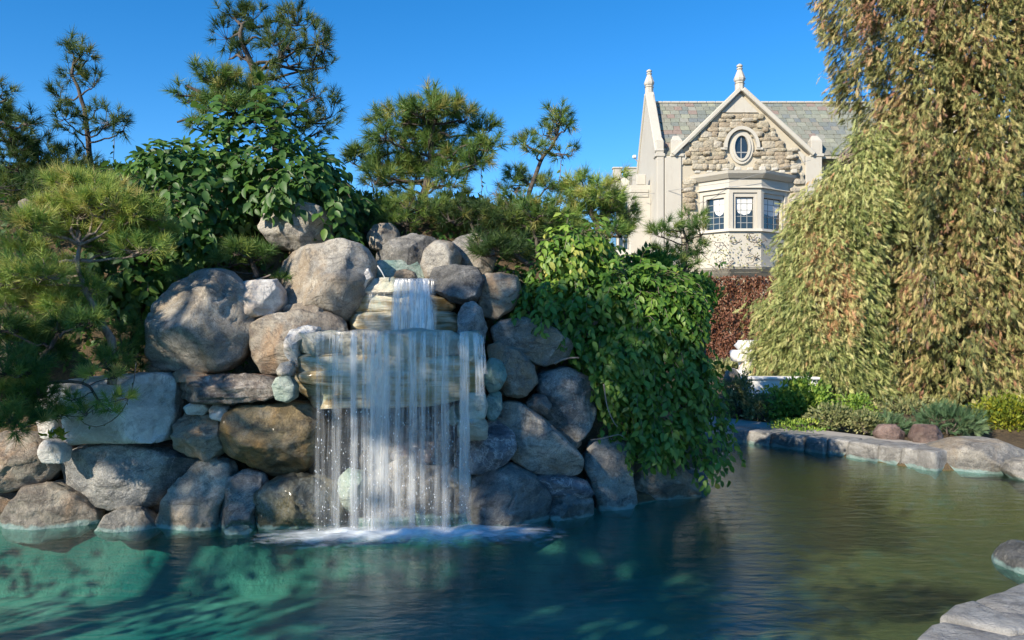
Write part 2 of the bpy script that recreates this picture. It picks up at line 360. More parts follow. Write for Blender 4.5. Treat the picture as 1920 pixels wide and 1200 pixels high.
cs = mth(nt, 'SUBTRACT', 1., mth(nt, 'ABSOLUTE', vm.outputs['Value']), clamp=True); fr = mth(nt, 'MULTIPLY_ADD', mth(nt, 'POWER', cs, 5.), .98, .02, clamp=True)
mx = N(nt, 'ShaderNodeMixShader'); ls.new(fr, mx.inputs[0]); ls.new(tr.outputs[0], mx.inputs[1]); ls.new(gl.outputs[0], mx.inputs[2])
o = N(nt, 'ShaderNodeOutputMaterial'); ls.new(mx.outputs[0], o.inputs[0]); M['water'] = m
pp = np.array([(-14.3, 1.7, 0.), (-14.3, 12, 0.), (7.6, 12, 0.), (7.6, 1.7, 0.)])
o = link('water', mesh_np('water', pp, [list(range(len(pp)))[::-1]]), None, M['water']); tag(o, kind='structure')
if o.data.polygons[0].normal.z < 0: o.data.flip_normals()

# ------------------------------------------------------------------ boulders
def ico(sub):
    import bmesh
    bm = bmesh.new(); bmesh.ops.create_icosphere(bm, subdivisions=sub, radius=1)
    V = np.array([v.co[:] for v in bm.verts]); F = np.array([[v.index for v in f.verts] for f in bm.faces]); bm.free(); return V, F
ICO = {k: ico(k) for k in (2, 3, 4, 5, 6)}
def polar(poly, n=360, sm=9):
    poly = np.asarray(poly, float); a = poly; b = np.roll(poly, -1, 0); cr = a[:, 0]*b[:, 1]-b[:, 0]*a[:, 1]; A = cr.sum()/2
    c = ((a+b)*cr[:, None]).sum(0)/(6*A)
    th = np.arange(n)/n*2*math.pi; R = np.zeros(n)
    for i, t in enumerate(th):
        dx, dy = math.cos(t), math.sin(t)
        for p, q in zip(a-c, b-c):
            ex, ey = q-p; det = dx*ey-dy*ex
            if abs(det) < 1e-9: continue
            r = (p[0]*ey-p[1]*ex)/det; s = (p[0]*dy-p[1]*dx)/det
            if r > 0 and -1e-6 <= s <= 1+1e-6: R[i] = max(R[i], r)
    k = np.ones(sm)/sm; h = sm//2; R = np.convolve(np.concatenate([R[-h:], R, R[:h]]), k, 'valid')
    return c, R
def rock_mesh(poly, d, th, box=2.5, sub=5, rough=1., facets=5, seed=0, flat=None, tilt=0.):
    D = d+th*.5
    wp = np.array([P(x, y, D)[[0, 2]] for x, y in poly]); c, R = polar(wp, sm=5 if box >= 3.5 else 9); R = R*1.035
    if box >= 3.5: facets = 1
    n, F = ICO[sub]; ang = np.arctan2(n[:, 2], n[:, 0]) % (2*math.pi); u = ang/(2*math.pi)*360; i0 = np.floor(u).astype(int) % 360; f = u-np.floor(u)
    r = R[i0]*(1-f)+R[(i0+1) % 360]*f
    sp = np.sqrt(np.clip(1-n[:, 1]**2, 0, 1)); e = 2/box
    L = (sp**box+np.abs(n[:, 1])**box)**(-1/box); s = sp*L; cc = n[:, 1]*L
    V = np.stack([np.cos(ang)*r*s, cc*th*.5, np.sin(ang)*r*s], -1)
    rr = np.random.default_rng(seed+11); size = R.mean()
    for k in range(facets+4 if rough > .55 else facets):
        m = unit(rr.normal(size=3)); m[1] = -abs(m[1])-.75; m[2] += .2; m = unit(m)
        h = V@m; dd = h.max()*rr.uniform(.66, .90); over = np.maximum(h-dd, 0); V = V-m*(over*.98)[:, None]
    q = V/max(size, .06)+seed*5.17
    nn = unit(V/np.array([size, th*.5, size]))
    disp = (.07 if rough > .55 else .085)*fbm(q*1.15, 3)+.035*(1-2*np.abs(vnoise(q*2.3)))*1+.030*fbm(q*5.0, 4, .6)-.03*np.abs(vnoise(q*3.3+4))
    cr = np.abs(vnoise(q*1.6+30)); disp = disp-.11*np.exp(-(cr/.028)**2)*sstep(.0, .2, vnoise(q*.8+9))
    if flat: disp = disp+flat*vnoise(np.stack([q[:, 0]*.6, q[:, 1]*.6, q[:, 2]*11], -1))
    V = V+nn*(disp*size*rough)[:, None]
    ctr = np.array([c[0], D, c[1]])
    return V, F, ctr
rid = [0]
def rock(label, poly, d, th, mat, box=2.5, rough=1., facets=5, sub=None, name='boulder', cat='boulder', flat=None, parent=None, group=None):
    rid[0] += 1; w = max(p[0] for p in poly)-min(p[0] for p in poly)
    if sub is None: sub = 5 if w > 75 else 4
    V, F, c = rock_mesh(poly, d, th, box, sub, rough, facets, rid[0], flat)
    me = mesh_np(name, V, F, smooth=True); me.materials.append(M[mat])
    o = bpy.data.objects.new(name, me); C.objects.link(o)
    if parent is None: o.location = c; tag(o, label, cat, group)
    else:
        o.parent = parent; o.location = Vector(c)-Vector(parent.location)
        if label: o['label'] = label
    return o
def el(x0, y0, x1, y1, k=.0, n=12, sq=1.0):
    """rounded outline filling a pixel box; k shears the top sideways"""
    cx, cy, a, b = (x0+x1)/2, (y0+y1)/2, (x1-x0)/2, (y1-y0)/2; out = []
    for i in range(n):
        t = 2*math.pi*i/n; c, s = math.cos(t), math.sin(t); e = 1/max(abs(c)**(2*sq)+abs(s)**(2*sq), 1e-6)**(1/(2*sq))
        out.append((cx+a*c*e-k*b*s*e, cy+b*s*e))
    return out
ROCKS = [
 # left half, bottom row at the water
 ('russet flecked boulder at the waterline at the far left', [(8, 985), (30, 945), (62, 912), (105, 906), (150, 928), (183, 958), (184, 980), (160, 1003), (60, 1010), (12, 1003)], 6.3, .75, 'granite_tan', 2.6, 1, 5),
 ('thin brown rock wedged at the left edge above the waterline boulder', [(-30, 930), (5, 920), (32, 925), (28, 950), (8, 972), (-30, 975)], 6.45, .5, 'granite_tan', 2.5, 1, 4),
 ('small low wedge shaped stone in the water under the long oval boulder', [(188, 992), (205, 962), (232, 950), (262, 955), (288, 975), (302, 995), (280, 1008), (205, 1008)], 6.3, .5, 'granite', 2.4, 1, 4),
 ('upright grey boulder at the waterline left of the blue stained one', [(302, 975), (312, 938), (338, 895), (368, 868), (400, 862), (432, 872), (436, 905), (424, 940), (425, 998), (330, 1003)], 6.32, .7, 'granite', 2.7, 1, 5),
 ('blue stained wet boulder beside the round mottled boulder', [(412, 985), (418, 940), (432, 898), (460, 884), (490, 893), (500, 915), (490, 950), (485, 1002), (430, 1004)], 6.36, .6, 'granite_blue', 2.5, 1, 4),
 ('round dark mottled boulder in the water left of the falling water', [(482, 960), (486, 925), (508, 900), (550, 890), (600, 893), (632, 908), (648, 940), (640, 985), (600, 1012), (530, 1012), (498, 1000)], 6.25, .75, 'mossy', 2.5, 1, 4),
 ('tiny teal crusted stone awash at the pond surface', [(420, 992), (435, 985), (465, 986), (473, 996), (462, 1008), (430, 1008)], 6.25, .16, 'teal', 2.3, .8, 3),
 # left half, second row
 ('rounded pale olive boulder cut by the left edge', [(-70, 830), (0, 812), (70, 816), (112, 838), (120, 868), (98, 898), (40, 914), (-40, 912), (-80, 880)], 6.35, .9, 'granite_tan', 2.5, .8, 3),
 ('long oval boulder with a dark rough left end', [(123, 882), (135, 848), (175, 830), (240, 826), (305, 838), (345, 855), (378, 868), (350, 900), (310, 938), (250, 949), (180, 942), (140, 918)], 6.38, .85, 'granite_blue', 2.6, .8, 5),
 ('small white square stone below the tall narrow block', [(82, 828), (96, 824), (118, 832), (123, 845), (120, 868), (88, 866), (80, 850)], 6.28, .3, 'marble', 3.6, .7, 3),
 ('tall narrow white block at the left of the big block', [(88, 730), (105, 722), (133, 724), (137, 760), (134, 815), (95, 818), (86, 780)], 6.5, .5, 'marble', 4, .7, 4),
 ('big white rectangular limestone block behind pine twigs', [(137, 745), (145, 712), (200, 708), (300, 700), (329, 710), (328, 770), (318, 824), (250, 826), (150, 828), (140, 790)], 6.42, .6, 'marble', 5, .55, 6),
 ('rough tan wedge stone between the white block and brown boulder', [(327, 800), (338, 775), (372, 772), (410, 782), (422, 810), (418, 845), (395, 863), (350, 852), (328, 842)], 6.42, .45, 'granite_tan', 3, 1.2, 6),
 ('wet brown boulder with a pale ridge down its left side', [(430, 800), (436, 768), (470, 757), (540, 757), (580, 758), (595, 790), (594, 840), (575, 880), (545, 893), (510, 888), (470, 862), (432, 840)], 6.38, .8, 'brown', 3.1, .9, 5),
 ('small cream stone left under the layered slab', [(350, 762), (362, 754), (385, 757), (392, 768), (382, 778), (356, 776)], 6.5, .3, 'marble', 2.8, 1, 3),
 ('small cream stone right under the layered slab', [(394, 768), (402, 758), (425, 762), (434, 776), (425, 790), (402, 784)], 6.48, .3, 'marble', 2.8, 1, 3),
 ('long layered slab with bark like grain beneath the big round boulder', [(333, 722), (345, 708), (400, 704), (460, 700), (500, 705), (520, 712), (522, 738), (500, 750), (430, 756), (360, 752), (336, 745)], 6.38, .5, 'layered', 3, 1.1, 4),
 ('smooth beige stone peeping out under the big round boulder', [(325, 700), (345, 690), (385, 696), (405, 706), (380, 716), (335, 716)], 6.55, .4, 'granite_tan', 2.3, .7, 2),
 ('green tinged white stone at the end of the layered slab', [(512, 720), (522, 706), (545, 704), (557, 722), (556, 745), (540, 754), (518, 748)], 6.36, .28, 'teal', 2.6, .8, 4),
 ('small round grey cobble left of the wide ledge', [(520, 692), (528, 680), (545, 677), (553, 690), (550, 704), (532, 708), (522, 703)], 6.42, .24, 'granite', 2.3, .5, 2),
 ('big round sunlit boulder with dappled shade', [(288, 625), (298, 570), (335, 525), (380, 505), (425, 508), (455, 535), (475, 575), (478, 620), (462, 665), (430, 692), (385, 700), (345, 692), (300, 688), (286, 665)], 6.35, 1.0, 'granite', 2.4, .6, 3),
 ('white square block right of the big round boulder', [(450, 535), (470, 527), (515, 525), (528, 545), (531, 570), (515, 592), (470, 597), (455, 580)], 6.75, .45, 'marble', 4, .7, 4),
 ('brown hollow boulder in front of the beige cap stone', [(476, 650), (480, 610), (510, 592), (560, 584), (610, 588), (645, 602), (655, 640), (640, 690), (560, 705), (500, 702)], 6.62, .7, 'granite_tan', 2.8, .8, 4),
 ('flat beige cap stone below the big grey slanting boulder', [(525, 590), (540, 572), (580, 566), (610, 578), (618, 596), (590, 606), (535, 604)], 6.8, .5, 'granite_tan', 2.5, .6, 2),
 ('big grey slanting boulder left of the upper cascade', [(508, 520), (530, 485), (580, 462), (640, 450), (680, 460), (702, 492), (700, 530), (680, 575), (655, 603), (600, 590), (540, 575), (508, 550)], 6.85, .9, 'granite', 2.5, .6, 4),
 ('rounded boulder highest on the pile under broad leaves', [(493, 430), (500, 405), (530, 386), (580, 383), (608, 392), (620, 420), (622, 452), (595, 460), (555, 470), (515, 462)], 7.3, .8, 'granite', 2.5, .7, 5),
 # centre top
 ('brown rock under the low pine at the centre of the pile', [(690, 440), (705, 424), (735, 420), (748, 435), (745, 462), (720, 476), (695, 466)], 7.7, .6, 'granite_tan', 2.5, 1.1, 5),
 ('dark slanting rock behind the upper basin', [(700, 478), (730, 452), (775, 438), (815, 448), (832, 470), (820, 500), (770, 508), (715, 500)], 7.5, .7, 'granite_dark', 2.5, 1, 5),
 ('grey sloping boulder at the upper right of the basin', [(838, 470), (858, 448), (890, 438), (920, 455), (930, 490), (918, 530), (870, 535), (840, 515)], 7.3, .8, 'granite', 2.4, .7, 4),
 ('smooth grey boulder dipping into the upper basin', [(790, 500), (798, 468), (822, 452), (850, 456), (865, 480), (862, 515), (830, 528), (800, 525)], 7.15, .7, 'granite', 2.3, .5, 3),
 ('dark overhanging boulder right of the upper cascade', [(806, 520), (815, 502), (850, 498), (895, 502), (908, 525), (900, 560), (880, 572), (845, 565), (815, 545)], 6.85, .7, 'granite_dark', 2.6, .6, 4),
 ('light grey boulder beside the vine at the top right', [(895, 535), (905, 515), (940, 512), (970, 520), (978, 545), (962, 580), (930, 600), (903, 592)], 6.95, .6, 'granite_tan', 2.5, .6, 4),
 ('upright blue grey stone at the right end of the wide ledge', [(858, 590), (868, 570), (890, 566), (905, 580), (912, 615), (908, 650), (880, 645), (860, 625)], 6.7, .4, 'granite_blue', 2.5, .9, 4),
 # right side
 ('speckled white granite boulder half under the vine', [(922, 620), (940, 600), (985, 598), (1040, 615), (1072, 640), (1065, 672), (1020, 686), (965, 665), (930, 650)], 6.85, .7, 'granite', 2.6, .9, 6),
 ('brown leaning boulder right of the wide ledge', [(915, 650), (940, 642), (970, 655), (1000, 685), (1008, 715), (985, 742), (945, 738), (922, 700)], 6.7, .6, 'granite_tan', 2.6, .9, 5),
 ('teal crusted stone beside the falling water', [(906, 690), (920, 670), (942, 678), (950, 705), (940, 728), (918, 736), (907, 720)], 6.55, .35, 'teal', 2.6, 1, 5),
 ('narrow teal stone under the teal crusted one', [(912, 745), (925, 730), (940, 738), (942, 765), (928, 790), (914, 785)], 6.58, .3, 'teal', 3, .9, 4),
 ('round scratched boulder below the vine', [(1000, 715), (1015, 695), (1060, 688), (1100, 705), (1120, 745), (1115, 785), (1090, 822), (1065, 832), (1035, 800), (1005, 760)], 6.95, .8, 'granite_blue', 2.5, .6, 4),
 ('small stone squeezed between the scratched and long pale boulders', [(985, 755), (1000, 740), (1022, 742), (1035, 760), (1025, 778), (998, 775)], 6.85, .35, 'granite_dark', 2.5, .8, 3),
 ('long pale boulder slanting down towards the water', [(930, 780), (945, 752), (980, 758), (1020, 785), (1060, 820), (1090, 855), (1092, 885), (1060, 894), (1000, 882), (960, 860), (935, 820)], 6.6, .75, 'granite', 2.8, .6, 5),
 ('veined grey boulder behind the right water strand', [(852, 850), (858, 812), (890, 792), (930, 790), (962, 808), (968, 840), (948, 872), (905, 888), (865, 880)], 6.5, .6, 'marbled', 2.5, 1, 5),
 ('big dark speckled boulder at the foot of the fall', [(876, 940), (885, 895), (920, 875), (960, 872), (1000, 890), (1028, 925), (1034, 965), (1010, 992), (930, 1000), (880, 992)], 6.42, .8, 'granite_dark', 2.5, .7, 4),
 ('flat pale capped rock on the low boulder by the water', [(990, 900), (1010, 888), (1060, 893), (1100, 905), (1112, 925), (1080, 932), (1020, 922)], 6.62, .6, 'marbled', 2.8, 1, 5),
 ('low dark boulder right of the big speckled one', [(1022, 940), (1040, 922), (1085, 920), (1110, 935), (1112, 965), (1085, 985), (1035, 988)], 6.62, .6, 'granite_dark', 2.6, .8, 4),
 ('tall grooved boulder standing in the water', [(1092, 860), (1105, 832), (1140, 822), (1172, 835), (1182, 880), (1192, 935), (1180, 965), (1120, 965), (1105, 920)], 7.0, .7, 'granite', 3, .9, 5),
 ('low flat faced boulder under the trailing vine', [(1172, 880), (1185, 850), (1230, 852), (1270, 870), (1300, 895), (1308, 925), (1270, 942), (1195, 950), (1180, 920)], 7.35, .8, 'granite_tan', 3, .8, 5),
 ('small stone at the right end of the rock pile under the vine', [(1275, 900), (1292, 878), (1318, 885), (1328, 910), (1310, 932), (1280, 935)], 7.9, .5, 'granite', 2.5, .8, 3),
 ('small loose stone in the dark gap below the vine', [(1055, 825), (1066, 804), (1086, 808), (1090, 832), (1075, 846), (1058, 842)], 7.15, .35, 'granite_tan', 2.5, 1, 4),
 # behind the fall
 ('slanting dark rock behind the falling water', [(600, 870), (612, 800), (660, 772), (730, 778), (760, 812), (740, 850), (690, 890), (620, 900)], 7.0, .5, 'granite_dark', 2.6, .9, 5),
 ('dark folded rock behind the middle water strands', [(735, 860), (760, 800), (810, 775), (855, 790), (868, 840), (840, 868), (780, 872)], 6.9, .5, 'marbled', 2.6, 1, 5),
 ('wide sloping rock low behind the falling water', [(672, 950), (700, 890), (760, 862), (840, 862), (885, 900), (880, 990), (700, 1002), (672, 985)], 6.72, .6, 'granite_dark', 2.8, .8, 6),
 ('flat shelf rock at the waterline under the fall', [(620, 985), (660, 962), (740, 950), (800, 958), (815, 990), (760, 1010), (640, 1010)], 6.6, .5, 'granite_blue', 2.8, .7, 4),
 ('crusted stone leaning on the round mottled boulder', [(636, 900), (650, 880), (680, 885), (690, 900), (680, 935), (662, 966), (648, 955), (640, 925)], 6.5, .35, 'teal', 3, .9, 4),
 ('cream block above the boulder right of the fall', [(862, 745), (875, 736), (908, 738), (914, 760), (910, 782), (870, 787), (862, 768)], 6.44, .32, 'cream', 4.5, .6, 4),
 ('lower cream block resting on the veined boulder', [(859, 795), (868, 784), (905, 783), (915, 798), (912, 822), (870, 827), (860, 815)], 6.42, .32, 'cream', 4.5, .6, 4),
 ('teal block tucked behind the two cream blocks', [(838, 775), (848, 758), (864, 762), (866, 790), (850, 797), (840, 790)], 6.6, .25, 'teal', 4, .7, 4),
 ('small grey stone under the lower cream block', [(840, 895), (850, 878), (880, 880), (886, 905), (868, 918), (845, 912)], 6.6, .3, 'granite', 2.7, .8, 4),
 # fallen stones seen through gaps at the left, and far right in the pond
 ('flat grey rock among the pine twigs at the left', [(-20, 640), (10, 595), (45, 620), (60, 680), (30, 700), (-20, 700)], 6.9, .6, 'granite_tan', 2.6, 1, 5),
 ('grey rock behind the pine left of the big round boulder', [(100, 500), (130, 480), (165, 490), (170, 525), (140, 545), (105, 535)], 7.2, .5, 'granite', 2.6, 1, 4),
 ('tan rock under the needles at the upper left', [(35, 380), (80, 366), (130, 378), (150, 392), (100, 402), (45, 398)], 7.2, .5, 'granite_tan', 2.8, 1, 5),
 ('dark stone in the gap between the oval and upright boulders', [(225, 955), (250, 930), (300, 925), (330, 940), (320, 975), (270, 985)], 6.7, .4, 'granite_tan', 2.5, .8, 3),
 ('pale stone low behind the big round boulder', [(270, 700), (282, 668), (310, 672), (330, 700), (310, 722), (275, 722)], 6.7, .4, 'granite_tan', 2.5, .8, 3),
 ('large smooth boulder on the far bank at the right', [(1738, 862), (1750, 838), (1800, 824), (1855, 822), (1905, 840), (1945, 850), (1950, 880), (1880, 893), (1780, 890), (1742, 884)], 8.75, 1.1, 'granite', 2.5, .35, 3),
 ('small white boulder in the water at the right edge', [(1885, 882), (1900, 866), (1930, 858), (1960, 875), (1955, 900), (1900, 900)], 8.3, .5, 'granite', 2.5, .6, 4),
 ('dark wet boulder rising from the water at the right edge', [(1880, 1062), (1892, 1040), (1922, 1022), (1990, 1030), (2010, 1085), (1930, 1100), (1895, 1085)], 5.2, .55, 'granite_dark', 2.5, .9, 5),
 ('russet pitted rock on the far bank nearer the green shrub', [(1642, 815), (1655, 798), (1680, 797), (1697, 812), (1692, 828), (1650, 828)], 10.1, .45, 'russet', 2.6, 1.3, 6),
 ('russet rounded rock on the far bank beside the big smooth boulder', [(1708, 822), (1722, 798), (1750, 797), (1770, 818), (1762, 834), (1715, 834)], 9.8, .5, 'russet', 2.6, 1.1, 5),
 ('round tan stone at the end of the far white wall', [(1358, 712), (1362, 696), (1376, 690), (1387, 702), (1387, 720), (1362, 722)], 13.0, .35, 'granite_tan', 2.3, .3, 2),
]
for r in ROCKS:
    if 'layered slab with' in r[0]: rock(r[0], r[1], r[2], r[3], r[4], r[5], r[6], r[7], flat=.09)
    else: rock(*r)

# ------------------------------------------------------------------ stepped ledges of the fall
def slab(label, poly, d, th, mat, parent, name='stone', box=4., rough=.8, flat=.0, sub=5):
    return rock(label, poly, d, th, mat, box, rough, 4, sub, name, None, flat, parent)
led = empty('stone_ledge', P(730, 700, 6.8), 'wide overhanging lower ledge of stained layered stone the water pours over', 'ledge')
slab('cream rounded cap stone', [(562, 640), (572, 624), (620, 621), (648, 626), (650, 655), (640, 668), (600, 664), (566, 658)], 6.40, .75, 'cream', led, 'cap_stone', 4.2)
slab(None, [(648, 636), (655, 622), (690, 619), (716, 624), (716, 650), (700, 672), (660, 668), (650, 655)], 6.37, .78, 'cream', led, 'cap_stone', 4.2)
slab(None, [(712, 640), (722, 621), (780, 618), (845, 621), (864, 635), (866, 662), (820, 672), (760, 672), (718, 664)], 6.39, .78, 'cream', led, 'cap_stone', 3.6)
slab(None, [(858, 640), (866, 623), (895, 622), (906, 632), (904, 665), (890, 678), (866, 668)], 6.42, .75, 'cream', led, 'cap_stone', 4.2)
slab('gold and green stained layered face', [(560, 668), (600, 660), (860, 664), (904, 668), (904, 700), (890, 738), (840, 750), (700, 758), (600, 756), (568, 735), (558, 700)], 6.5, .7, 'travertine', led, 'ledge_face', 6, .35, .05, 6)
slab(None, [(566, 700), (600, 690), (800, 692), (880, 700), (870, 716), (700, 722), (580, 718)], 6.47, .5, 'travertine', led, 'ledge_face', 6, .35, .05, 6)
slab('thin pale lower band', [(574, 742), (640, 736), (800, 738), (850, 744), (838, 756), (700, 762), (590, 760)], 6.52, .5, 'travertine', led, 'ledge_face', 5, .4, .04, 5)
slab('white upright end stone', [(536, 640), (545, 618), (575, 610), (600, 614), (590, 626), (565, 640), (562, 690), (550, 680), (538, 662)], 6.45, .4, 'marble', led, 'end_stone', 2.8, 1)
up = empty('stone_ledge', P(750, 580, 7.3), 'narrow upper ledge of blue green layered stone under the top cascade', 'ledge')
slab('flat grooved cap stone', [(678, 535), (684, 524), (740, 521), (802, 523), (808, 535), (800, 549), (740, 553), (684, 550)], 7.0, .6, 'cream', up, 'cap_stone', 4)
slab('pale end stone', [(671, 528), (675, 508), (692, 504), (700, 520), (690, 530), (684, 548), (672, 546)], 7.0, .3, 'marble', up, 'end_stone', 2.8)
slab('upper layered block', [(664, 578), (672, 556), (700, 550), (800, 550), (848, 566), (852, 582), (780, 588), (690, 588), (668, 590)], 7.1, .55, 'travertine', up, 'ledge_face', 4.5, .4, .06)
slab('lower layered block', [(664, 600), (672, 585), (760, 583), (850, 584), (862, 605), (855, 626), (700, 628), (668, 624)], 7.05, .6, 'travertine', up, 'ledge_face', 4.5, .4, .06)
rock('small brown stone lying on the lip of the upper cascade', [(738, 518), (745, 508), (762, 505), (778, 511), (784, 523), (742, 525)], 7.05, .2, 'granite_tan', 2.5, 1, 3)
bas = MB(); bas.box(*P(690, 523, 7.5)[:2], 1.7, *P(835, 523, 7.9)[:2], 2.06)
rock('wet blue green back stone of the upper basin', [(698, 500), (715, 490), (780, 490), (798, 505), (795, 535), (705, 535)], 7.45, .5, 'teal', 3.5, .6, 4)

# ------------------------------------------------------------------ falling water
m, nt, ns, ls = newmat('falling water'); g = geo(nt)
n1 = noise(nt, vmap(nt, g, (1, 1, .030)), 95, 3, .6); n3 = noise(nt, vmap(nt, g, (1, 1, .5)), 5, 3, .6)
at = N(nt, 'ShaderNodeAttribute', attribute_name='var')
al = mth(nt, 'MULTIPLY', ramp(nt, n1, [(.36, .0), (.60, 1.)]), at.outputs['Fac']); lw = N(nt, 'ShaderNodeLayerWeight'); lw.inputs[0].default_value = .35; al = mth(nt, 'MULTIPLY', al, mth(nt, 'SUBTRACT', 1., lw.outputs['Facing'])); al = mth(nt, 'MULTIPLY', al, mth(nt, 'MULTIPLY_ADD', n3, 1.8, .1), clamp=True)
df = N(nt, 'ShaderNodeBsdfDiffuse'); df.inputs[0].default_value = (.95, .96, .97, 1); tl = N(nt, 'ShaderNodeBsdfTranslucent'); tl.inputs[0].default_value = (.9, .95, 1, 1)
gl = N(nt, 'ShaderNodeBsdfGlossy'); gl.inputs['Roughness'].default_value = .25
a1 = N(nt, 'ShaderNodeMixShader'); a1.inputs[0].default_value = .45; ls.new(df.outputs[0], a1.inputs[1]); ls.new(tl.outputs[0], a1.inputs[2])
a2 = N(nt, 'ShaderNodeMixShader'); a2.inputs[0].default_value = .2; ls.new(a1.outputs[0], a2.inputs[1]); ls.new(gl.outputs[0], a2.inputs[2])
tp = N(nt, 'ShaderNodeBsdfTransparent'); a3 = N(nt, 'ShaderNodeMixShader'); ls.new(al, a3.inputs[0]); ls.new(tp.outputs[0], a3.inputs[1]); ls.new(a2.outputs[0], a3.inputs[2])
o = N(nt, 'ShaderNodeOutputMaterial'); ls.new(a3.outputs[0], o.inputs[0]); M['fall'] = m
M['veil'] = M['fall'].copy(); M['veil'].name = 'falling veil'; vt = M['veil'].node_tree
n1b = [n for n in vt.nodes if n.type == 'TEX_NOISE' and n.inputs['Scale'].default_value == 95][0]; n1b.inputs['Scale'].default_value = 70; n1b.inputs['Detail'].default_value = 6; n1b.inputs['Roughness'].default_value = .75
lwb = [n for n in vt.nodes if n.type == 'LAYER_WEIGHT'][0]; lwb.inputs[0].default_value = .12
fall = empty('waterfall', P(740, 1000, 6.35), 'water falling over the wide stone ledge into the pond in white strands', 'waterfall')
def strand(px, w0, w1, op, ytop=622, ybot=1003, d=6.36, dx=0., parent=None, name='water_strand', back=.25):
    n = 34; t = np.linspace(0, 1, n); zt = P(px, ytop, d)[2]+.012; zb = P(px, ybot, d)[2]
    x = (px-960)/FPX*d+dx*t+.013*t*fbm(np.stack([t*2+px*.31, t*0+5, t*0], -1), 3)+.006*fbm(np.stack([t*3+px, t*0, t*0], -1), 2)
    y = d-.05*np.sqrt(t)-.01; z = zt-(zt-zb)*t**1.25
    # lip: water first slides forward over the stone
    x = np.concatenate([[x[0]], x]); y = np.concatenate([[d+back], y]); z = np.concatenate([[zt+.008], z]); t = np.concatenate([[0], t])
    w = (w0+(w1-w0)*t)*(1+.12*fbm(np.stack([t*5+px*.7, t*0+3, t*0], -1), 2)); k = 8; th = np.arange(k)/k*2*math.pi
    V = np.stack([x[:, None]+.5*w[:, None]*np.cos(th), y[:, None]+.16*w[:, None]*np.sin(th), z[:, None]+0*th], -1)
    i = np.arange(len(x)-1)[:, None]*k; j = np.arange(k)[None]; j2 = (j+1) % k
    F = np.stack([i+j, i+j2, i+k+j2, i+k+j], -1).reshape(-1, 4)
    fade = op*(1-(.30+.6*((px*7.13) % 1))*t**1.6)*np.clip(t*12+.15, 0, 1); me = mesh_np(name, V.reshape(-1, 3), F, np.repeat(fade, k), True)
    return link(name, me, parent or fall, M['fall'])
for px, w0, w1, op in ((597, .02, .05, .3), (607, .02, .04, .25), (634, .025, .06, .42), (641, .015, .04, .3), (663, .03, .07, 1.), (669, .015, .05, .5), (683, .012, .03, .4), (692, .02, .05, .8), (701, .03, .08, .95), (712, .035, .09, .9), (724, .025, .07, .9), (731, .015, .04, .5),
                       (748, .03, .07, .75), (755, .015, .03, .3), (772, .03, .06, .7), (778, .02, .05, .5), (796, .025, .06, .55), (818, .012, .04, .3), (831, .025, .05, .6), (839, .015, .04, .4), (868, .03, .05, .9), (875, .03, .06, .9)):
    strand(px, w0, w1, min(op*.8, .75), dx=rng.uniform(-.01, .02), ytop=622 if px < 850 else 626)
strand(893, .05, .09, .55, 626, 740, dx=.04); strand(902, .03, .05, .45, 630, 700, dx=.04)
def veil(px0, px1, peaks, ytop, ybot, d, parent, name='water_veil', base=.12, back=.2, nx=110, nz=44, flare=.5, spread=1.6, ripple=.012):
    """a falling sheet a centimetre or two thick; 'var' holds how much water runs at each place"""
    u = np.linspace(0, 1, nx); t = np.concatenate([[-.02], np.linspace(0, 1, nz)]); U, T_ = np.meshgrid(u, t, indexing='ij'); Tc = np.clip(T_, 0, 1)
    px = px0+(px1-px0)*U; zt = P(px0, ytop, d)[2]+.012; zb = P(px0, ybot, d)[2]; X = (px-960)/FPX*d+.012*Tc*fbm(np.stack([U*9, Tc*2, U*0], -1), 2)
    Y = np.where(T_ < 0, d+back, d-.05*np.sqrt(Tc)-.01)+ripple*fbm(np.stack([U*26, Tc*1.4, U*0+3], -1), 3); Z = np.where(T_ < 0, zt+.006, zt-(zt-zb)*Tc**1.2)
    w = base*.55*np.ones_like(U)
    for c, sg, a in peaks:
        sg2 = sg*(1+(spread-1)*Tc+.4*vnoise(np.stack([Tc*4+c, Tc*0, Tc*0], -1))); w = w+a*.68*(1-flare*Tc)*np.exp(-((px-c-5*Tc*vnoise(np.stack([Tc*2.2+c*.3, Tc*0+1, Tc*0], -1)))/sg2)**2)
    w = w*np.clip(Tc*10+.2, 0, 1)*np.clip(np.minimum(U, 1-U)*14, 0, 1); A = np.stack([X, Y, Z], -1); B = A+np.array([0, .012, 0]); n0 = nx*(nz+1); ii = np.arange(n0).reshape(nx, nz+1)
    q = np.stack([ii[:-1, :-1], ii[1:, :-1], ii[1:, 1:], ii[:-1, 1:]], -1).reshape(-1, 4)
    return link(name, mesh_np(name, np.concatenate([A.reshape(-1, 3), B.reshape(-1, 3)]), np.concatenate([q, q[:, ::-1]+n0]), np.concatenate([w.ravel(), w.ravel()]), True), parent, M['veil'])
veil(585, 885, [(598, 6, .28), (634, 8, .35), (664, 6, .75), (684, 4, .35), (697, 6, .8), (713, 9, 1.), (727, 6, .75), (747, 6, .6), (773, 8, .6), (795, 6, .45), (816, 4, .25), (832, 7, .5), (871, 7, .95)], 622, 1003, 6.34, fall, base=.08)
fine = Cloud()
for k in range(22):
    px = rng.uniform(600, 885) if k % 3 else rng.normal(720, 30); y0 = 622+rng.uniform(0, 8); y1 = rng.uniform(850, 1003); d = 6.36+rng.uniform(-.03, .04)
    a = P(px, y0, d); b = P(px, y1, d-.05); n = 14; t = np.linspace(0, 1, n)
    pts = np.stack([a[0]+.01*np.sin(t*2+k), a[1]-.05*np.sqrt(t), a[2]+(b[2]-a[2])*t**1.2], -1); fine.tube(pts, rng.uniform(.003, .009)*(1-.3*t), 4, rng.uniform(.2, .5))
